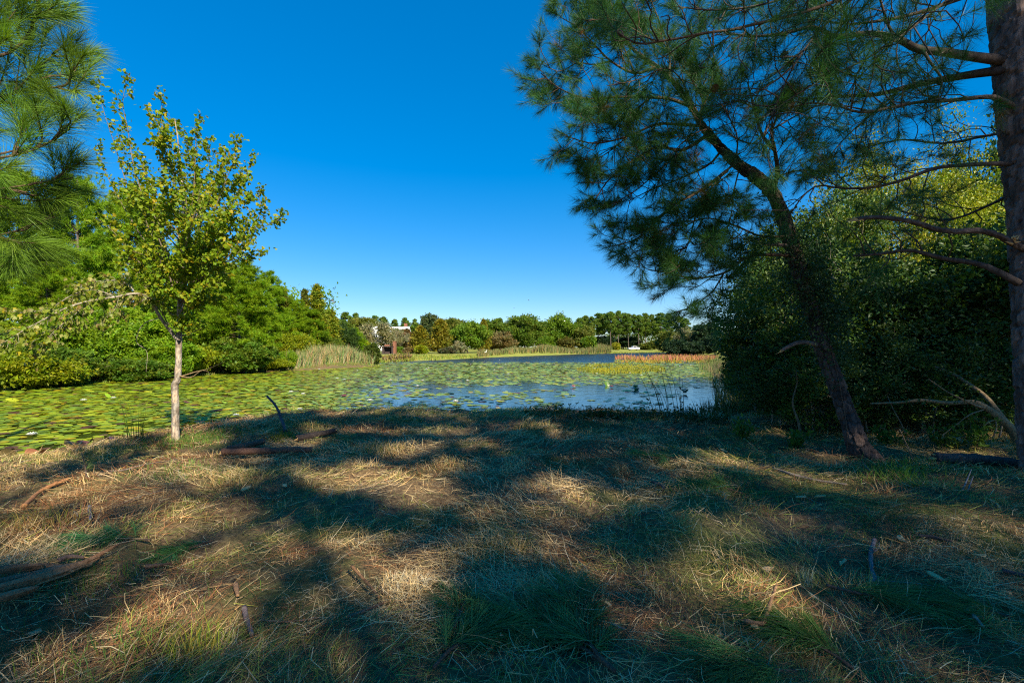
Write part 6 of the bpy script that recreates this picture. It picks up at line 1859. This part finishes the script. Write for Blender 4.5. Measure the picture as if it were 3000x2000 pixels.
GC = ((.09, .17, .025), (.12, .2, .03), (.07, .13, .03))
SCL = ((.46, .34, .16), (.4, .3, .12), (.34, .22, .08), (.16, .18, .04))
for a in (('soft green grass at the foot of the maple trunk', 545, 1298, 900, .16, .35, GC), ('green grass strip right of the maple trunk', 620, 1280, 700, .14, .3, GC), ('green grass in the dark before the maple', 560, 1390, 700, .12, .3, GC),
          ('stiff yellow stubble clump at lower left', 125, 1540, 130, .26, .16, ((.4, .26, .06), (.3, .24, .05), (.2, .22, .03)), .5), ('bright sunlit grass clump right of the leaning pine', 2640, 1405, 300, .25, .2, ((.12, .24, .02), (.1, .2, .02)), .6),
          ('dark green grass patch before the leaning pine', 2640, 1365, 350, .22, .25, GC, .6), ('pale cut stubble tuft in the middle foreground', 1500, 1620, 220, .17, .1, SCL, .6), ('dense dry stubble heap left of the middle tuft', 1390, 1640, 500, .16, .16, SCL, .6),
          ('white sunlit straw tuft in the brightest patch', 1195, 1715, 240, .13, .11, ((.62, .52, .34), (.55, .42, .22)), .8), ('pale cut tuft standing alone in the right shade', 2365, 1715, 90, .17, .03, ((.42, .4, .25), (.2, .26, .08)), .3),
          ('yellow stubble clump on the sunlit patch behind', 1130, 1325, 260, .2, .2, SCL, .5), ('golden stubble clump behind the middle', 1320, 1372, 260, .18, .2, SCL, .5), ('small yellow tuft lit behind the middle', 1545, 1255, 160, .26, .16, SCL, .4),
          ('green grass at lower left foreground', 420, 1900, 420, .16, .28, GC), ('yellow green sprouts at lower left', 560, 1915, 90, .22, .08, ((.24, .3, .02), (.34, .26, .04)), .3), ('straw heap at right of centre', 1830, 1610, 900, .16, .3, SCL, 1.1),
          ('green grass left of the fallen boughs', 250, 1720, 420, .14, .28, GC), ('grass patch in the right shade', 2110, 1440, 500, .15, .3, GC, .6), ('dry grass clump on the sunny spot at left middle', 700, 1400, 420, .17, .3, SCL, .6), ('green grass low at the far right', 2700, 1560, 360, .14, .3, GC, .7),
          ('olive green clump left of the dark logs', 830, 1290, 320, .22, .12, ((.14, .18, .02), (.2, .18, .02)), .5), ('short grass at the bank edge right of centre', 1700, 1270, 700, .13, .5, ((.1, .13, .04), (.24, .2, .1)), .5), ('dry grass fringe along the middle bank edge', 1150, 1232, 900, .14, .8, SCL, .5), ('dry grass fringe left of the middle bank edge', 880, 1250, 800, .14, .6, SCL, .5), ('pale straw fringe on the left bank edge', 200, 1330, 700, .13, .4, SCL, .7), ('pale straw fringe at the far left edge', 40, 1390, 600, .13, .35, SCL, .8)):
    clump(*a)
tag(PATCH.build('grass_patches', M_STRAW), 'patches of longer green and dry grass on the bank', 'grass', kind='stuff')

# ------------------------------------------------------------------ sticks, logs and fallen boughs
rk = np.random.default_rng(131)
BRN, GRY, RED, DRK, TAN = (.16, .1, .06), (.2, .18, .17), (.4, .19, .08), (.06, .045, .04), (.5, .36, .2)


def ground_path(rows, rad, lift=None):
    """rows of ground pixels -> points that rest on the bank"""
    out = []
    for k, rr_ in enumerate(rows):
        q = on_ground(rr_[0], rr_[1]); q[2] += rad * 0.9 + (rr_[2] if len(rr_) > 2 else 0) + 0.04; out.append(q)
    return np.array(out)


def stick(name, label, rows, rad, col, cat='stick', taper=.6, sides=9, ends=True, twigs=()):
    p = ground_path(rows, rad); n = max(16, int(np.linalg.norm(p[-1] - p[0]) / .02))
    s = spline(p, min(n, 110))
    s += np.cumsum(rk.normal(size=s.shape) * rad * .035, 0)
    base = s[0].copy()
    r_ = thing(name, label, cat, base)
    g = Geo(); t = np.linspace(0, 1, len(s))
    cv = np.asarray(col) * (1 + .35 * (vnoise(t * 9, 0 * t, seed=int(rk.integers(99))) - .5))[:, None]
    tube(g, s - base, rad * (1 - (1 - taper) * t) * (1 + .18 * (vnoise(t * 14, 0 * t + 3, seed=5) - .5)), sides, cv, disp=lambda u, v, r: rad * .16 * (vnoise(u * 60, v * 30, seed=3) - .5))
    g.build('bark', M_STICK, r_, smooth=True)
    if ends:
        g = Geo()
        for e, d in ((s[0], unit(s[0] - s[2])), (s[-1], unit(s[-1] - s[-3]))):
            q = rad * (1 if e is s[0] else taper)
            for k in range(5):
                o = rk.normal(size=3) * q * .4
                tube(g, np.array([e - base + o - d * .02, e - base + o + d * rk.uniform(.2, 1.6) * q]), np.array([q * .45, q * .08]), 5, (1, 1, 1))
        g.build('broken_end', M_TORN, r_)
    for a, (dx, dy, dz) in twigs:
        i = int(a * (len(s) - 1)); g = Geo()
        tube(g, curve_between(s[i] - base, s[i] - base + np.array([dx, dy, dz]), rk, 8, .06), np.linspace(rad * .45, rad * .15, 8), 6, col); g.build('twig', M_STICK, r_, smooth=True)
    return r_


stick('stick', 'curved reddish peeled stick lying in sun at far left', [(70, 1500), (110, 1460), (150, 1437), (198, 1418)], .022, RED, taper=.8)
stick('fallen_log', 'dark fallen log piece left of the green tuft at the back', [(670, 1330), (720, 1322), (770, 1308)], .05, (.17, .09, .06), 'log', taper=.9, sides=14)
stick('fallen_log', 'dark fallen log piece right of the green tuft at the back', [(870, 1300), (920, 1290), (990, 1276)], .055, DRK, 'log', taper=.75, sides=14)
stick('fallen_log', 'long reddish dark log lying level in front of the two others', [(650, 1342), (750, 1341), (840, 1338), (912, 1336)], .05, (.15, .08, .055), 'log', taper=.8, sides=14)
stick('upright_stick', 'bent dark stick standing up against the pond behind the logs', [(836, 1272, 0), (825, 1256, .12), (810, 1243, .3), (783, 1238, .5)], .03, (.1, .09, .1), taper=.7, ends=False)
stick('stick', 'slanting brown stick in the sunny patch at left of centre', [(1030, 1705, .06), (1070, 1735, .03), (1110, 1772, 0)], .011, (.32, .17, .08))
stick('stick', 'short grey stick lying upright in view near the lower left', [(715, 1805), (725, 1850), (738, 1890)], .017, (.24, .18, .17))
stick('stick', 'short light brown stump of a stick at lower left', [(690, 1735), (695, 1770)], .017, (.34, .2, .11))
stick('stick', 'thick grey forked stick on the right shade', [(2562, 1600), (2550, 1640), (2552, 1690), (2560, 1715), (2550, 1730)], .018, (.2, .18, .2), twigs=((.35, (.16, .12, .02)), (.85, (.34, -.1, .0))))
stick('stick', 'dark stick with pale cut end at the right', [(2690, 1588), (2730, 1592), (2790, 1605)], .017, (.1, .07, .06))
stick('stick', 'dark stick cut by the right picture edge', [(2935, 1692), (2975, 1702), (3030, 1715)], .017, (.09, .07, .07))
stick('stick', 'long grey stick lying right of the middle distance', [(2265, 1385), (2330, 1405), (2400, 1420), (2480, 1432)], .018, (.26, .21, .17))
stick('stick', 'short brown forked stick at the lower right', [(2180, 1845), (2215, 1852), (2238, 1848), (2262, 1790, .03), (2275, 1765, .05)], .013, (.3, .17, .09))
stick('stick', 'small stick beside the roots of the leaning pine', [(2528, 1365), (2545, 1385), (2560, 1392)], .012, (.2, .17, .15))
stick('stick', 'thin pale twig pair at the right, first of two', [(2820, 1448, 0), (2846, 1410, .1)], .008, (.3, .28, .28), ends=False)
stick('stick', 'thin pale twig pair at the right, second of two', [(2835, 1450, 0), (2852, 1425, .07)], .008, (.28, .27, .28), ends=False)
stick('stick', 'short dark stick upright in view at left middle', [(262, 1498), (264, 1540)], .016, (.16, .16, .19))
stick('stick', 'long thin twig lying before the maple', [(290, 1395), (360, 1388), (420, 1372), (520, 1355)], .01, (.18, .14, .12))
stick('stick', 'thin curved pale twig at the left middle', [(330, 1500), (400, 1470), (470, 1450)], .008, (.25, .2, .16), ends=False)
stick('stick', 'long thin twig across the lower left grass', [(760, 1838), (840, 1842), (930, 1832)], .006, (.28, .18, .12), ends=False)
stick('stick', 'short brown stick by the rotten wood', [(425, 1680), (460, 1677), (500, 1670)], .016, (.26, .15, .09))
stick('stick', 'dark curved stick behind the rotten wood', [(170, 1665), (205, 1652), (245, 1655)], .018, (.13, .09, .08))
stick('stick', 'thin brown twig at the lower centre left', [(1020, 1830), (1070, 1812), (1130, 1785)], .01, (.2, .12, .08))
stick('stick', 'grey weathered stick at the lower right corner', [(2835, 1812), (2860, 1835), (2880, 1860)], .012, (.42, .33, .24))
stick('stick', 'short mossy stick right of the fallen boughs', [(1790, 1850), (1830, 1868)], .008, (.2, .2, .22))
stick('fallen_log', 'half buried dark log at the foot of the right thicket', [(2740, 1362), (2820, 1366), (2900, 1372), (3010, 1385)], .07, (.09, .075, .07), 'log', taper=.9, sides=14)
stick('stick', 'dark stick on the bank right of the middle', [(1905, 1422), (1930, 1432), (1950, 1446)], .016, (.12, .08, .07))
# wood chips
CHIPS = ['pale wood chip right of the grey forked stick', 'wood chip at the foot of the brown forked stick at lower right', 'small wood chip below the lone pale tuft', 'wood chip near the bottom edge right of centre', 'large pale wood chip at the lower left',
         'wood chip left of the lone pale tuft', 'wood chip on the far bank right of the middle', 'small wood chip left of the grey forked stick', 'wood chip in the shade before the thicket', 'wood chip beside the dark stick with pale end', 'wood chip below the dark stick with pale end', 'tiny wood chip right of the bottom boughs',
         'tiny wood chip among the bottom boughs', 'small wood chip near the left dark bough', 'wood chip on the bank below the dark logs', 'wood chip left of the one below the dark logs', 'tiny wood chip behind the sunny straw heap', 'left one of two pale chips below the long grey stick', 'right one of two pale chips below the long grey stick', 'wood chip by the right picture edge']
for k, (px, py, s_) in enumerate(((2745, 1704, .06), (2205, 1846, .05), (2380, 1762, .03), (2145, 1925, .04), (100, 1870, .09), (2250, 1678, .05), (1760, 1330, .05), (2470, 1660, .035), (2120, 1325, .06), (2640, 1590, .05), (2870, 1640, .04), (1780, 1785, .025), (1440, 1860, .03), (300, 1600, .03), (835, 1430, .06), (720, 1440, .07), (1290, 1560, .03), (2350, 1465, .05), (2400, 1463, .06), (2950, 1750, .04))):
    b = on_ground(px, py); g = Geo()
    m = 7; a = np.linspace(0, 2 * math.pi, m, endpoint=False)
    out_ = np.stack([np.cos(a) * s_, np.sin(a) * s_ * .38, .004 * rk.normal(size=m)], -1) * (1 + .25 * rk.normal(size=(m, 1)))
    V = np.vstack([out_, out_ * .92 + np.array([0, 0, .008]), [[0, 0, .012]]])
    g.add(V, [[14, 7 + i, 7 + (i + 1) % 7] for i in range(7)], [[i, (i + 1) % 7, 7 + (i + 1) % 7, 7 + i] for i in range(7)], cvary((.55, .36, .17), 1, rk, .2, .1)[0])
    o = g.build('wood_chip', M_PLAIN); o.location = (b[0], b[1], b[2] + .035); o.rotation_euler = (rk.normal(0, .2), rk.normal(0, .2), rk.uniform(0, 6.3))
    tag(o, CHIPS[k], 'wood chip', 'wood chips on the bank')
# rotten log: long splinters
rot = thing('rotten_log', 'split rotting log of long brown splinters at the left edge', 'log', on_ground(60, 1730))
rb_ = np.array(rot.location)
for rows, rad in (([(-60, 1785), (60, 1755), (180, 1715), (290, 1672)], .035), ([(-40, 1750), (80, 1728), (200, 1700), (270, 1685)], .03), ([(-50, 1700), (60, 1692), (160, 1690), (220, 1688)], .025), ([(40, 1690), (120, 1684), (190, 1683)], .02), ([(-60, 1810), (20, 1790), (110, 1760)], .03), ([(180, 1705), (260, 1668), (345, 1622)], .016), ([(-50, 1725), (40, 1715), (130, 1705)], .03), ([(60, 1745), (150, 1722), (230, 1690)], .018)):
    p = spline(ground_path(rows, rad), 40) - rb_; p[:, 2] += rk.uniform(0, .05)
    t = np.linspace(0, 1, 40); g = Geo()
    tube(g, p, rad * (np.sin(math.pi * (0.08 + .88 * t)) ** .6), 12, cvary((.3, .17, .09), 1, rk, .35, .15)[0], disp=lambda u, v, r: rad * .5 * (vnoise(u * 90, v * 5, seed=int(rad * 1000)) - .5)); g.build('splinter', M_STICK, rot)

# fallen pine boughs
def bough(label, rows, nside, col=PINE_COL, n=120, nlen=.2, width=.0022, lens=(.12, .26)):
    p = spline(ground_path(rows, .01), 40); base = p[0].copy()
    r_ = thing('fallen_bough', label, 'pine bough', base)
    g = Geo(); tube(g, p - base, np.linspace(.011, .004, 40), 7); sh = []
    for q in np.linspace(.25, 1, nside):
        i = min(38, int(q * 39)); f = unit(p[i + 1] - p[i])
        sdv = np.cross(f, [0, 0, 1.0]) * (1 if rk.random() > .5 else -1)
        d = unit(f + sdv * (0 if q > .97 else rk.uniform(.25, 1.0)) + np.array([0, 0, rk.uniform(-.02, .16)]))
        L = rk.uniform(*lens); tube(g, np.array([p[i] - base, p[i] - base + d * L]), np.array([.004, .003]), 5, cap=False); sh.append((p[i] - base + np.array([0, 0, .02]), d, L))
    g.build('stem', M_TWIG, r_, smooth=True)
    build_shoots(sh, n, nlen, width, rk, col, r_, droop=.16, bend=.2, spread=(44, 14))
    return r_


FB = (.06, .18, .055)
bough('green pine bough along the bottom centre, longest, pointing up left', [(1800, 1995), (1740, 1930), (1700, 1840), (1665, 1775)], 14, FB)
bough('green pine bough at the bottom centre spreading left', [(1790, 1985), (1700, 1920), (1610, 1875), (1490, 1830)], 14, FB)
bough('green pine bough at the bottom left of centre pointing right', [(1270, 1985), (1320, 1930), (1390, 1885), (1460, 1870)], 11, FB)
bough('small green pine bough standing above the bottom centre boughs', [(1330, 1870), (1345, 1830), (1360, 1785)], 6, FB)
bough('dark green pine bough stretched across the right foreground', [(2420, 1735), (2520, 1760), (2640, 1775), (2720, 1800)], 12, FB)
bough('green pine bough near the lower right corner', [(2960, 1830), (2860, 1800), (2760, 1790)], 10, FB)
bough('pine bough at the bottom right lit by sun', [(2500, 1985), (2420, 1930), (2330, 1890)], 10, (.07, .15, .03))
bough('pine bough at the bottom edge right of the centre boughs', [(2330, 1995), (2230, 1985), (2130, 1975)], 9, FB)
bough('dark pine bough at the left middle foreground', [(440, 1600), (340, 1590), (250, 1598)], 8, FB)
bough('small dark pine bough right of the left middle one', [(620, 1600), (560, 1620), (500, 1640)], 6, FB)
bough('pine bough in the shade in front of the thicket', [(2180, 1460), (2120, 1440), (2060, 1430)], 7, FB)
bough('pine bough in the shade at the middle right bank', [(2010, 1345), (1940, 1352), (1890, 1345)], 7, FB)
bough('small bent pine seedling in the sun left of the maple', [(255, 1410), (248, 1392, .08), (240, 1385, .2)], 5, (.09, .14, .03), lens=(.06, .12), n=40, nlen=.12)
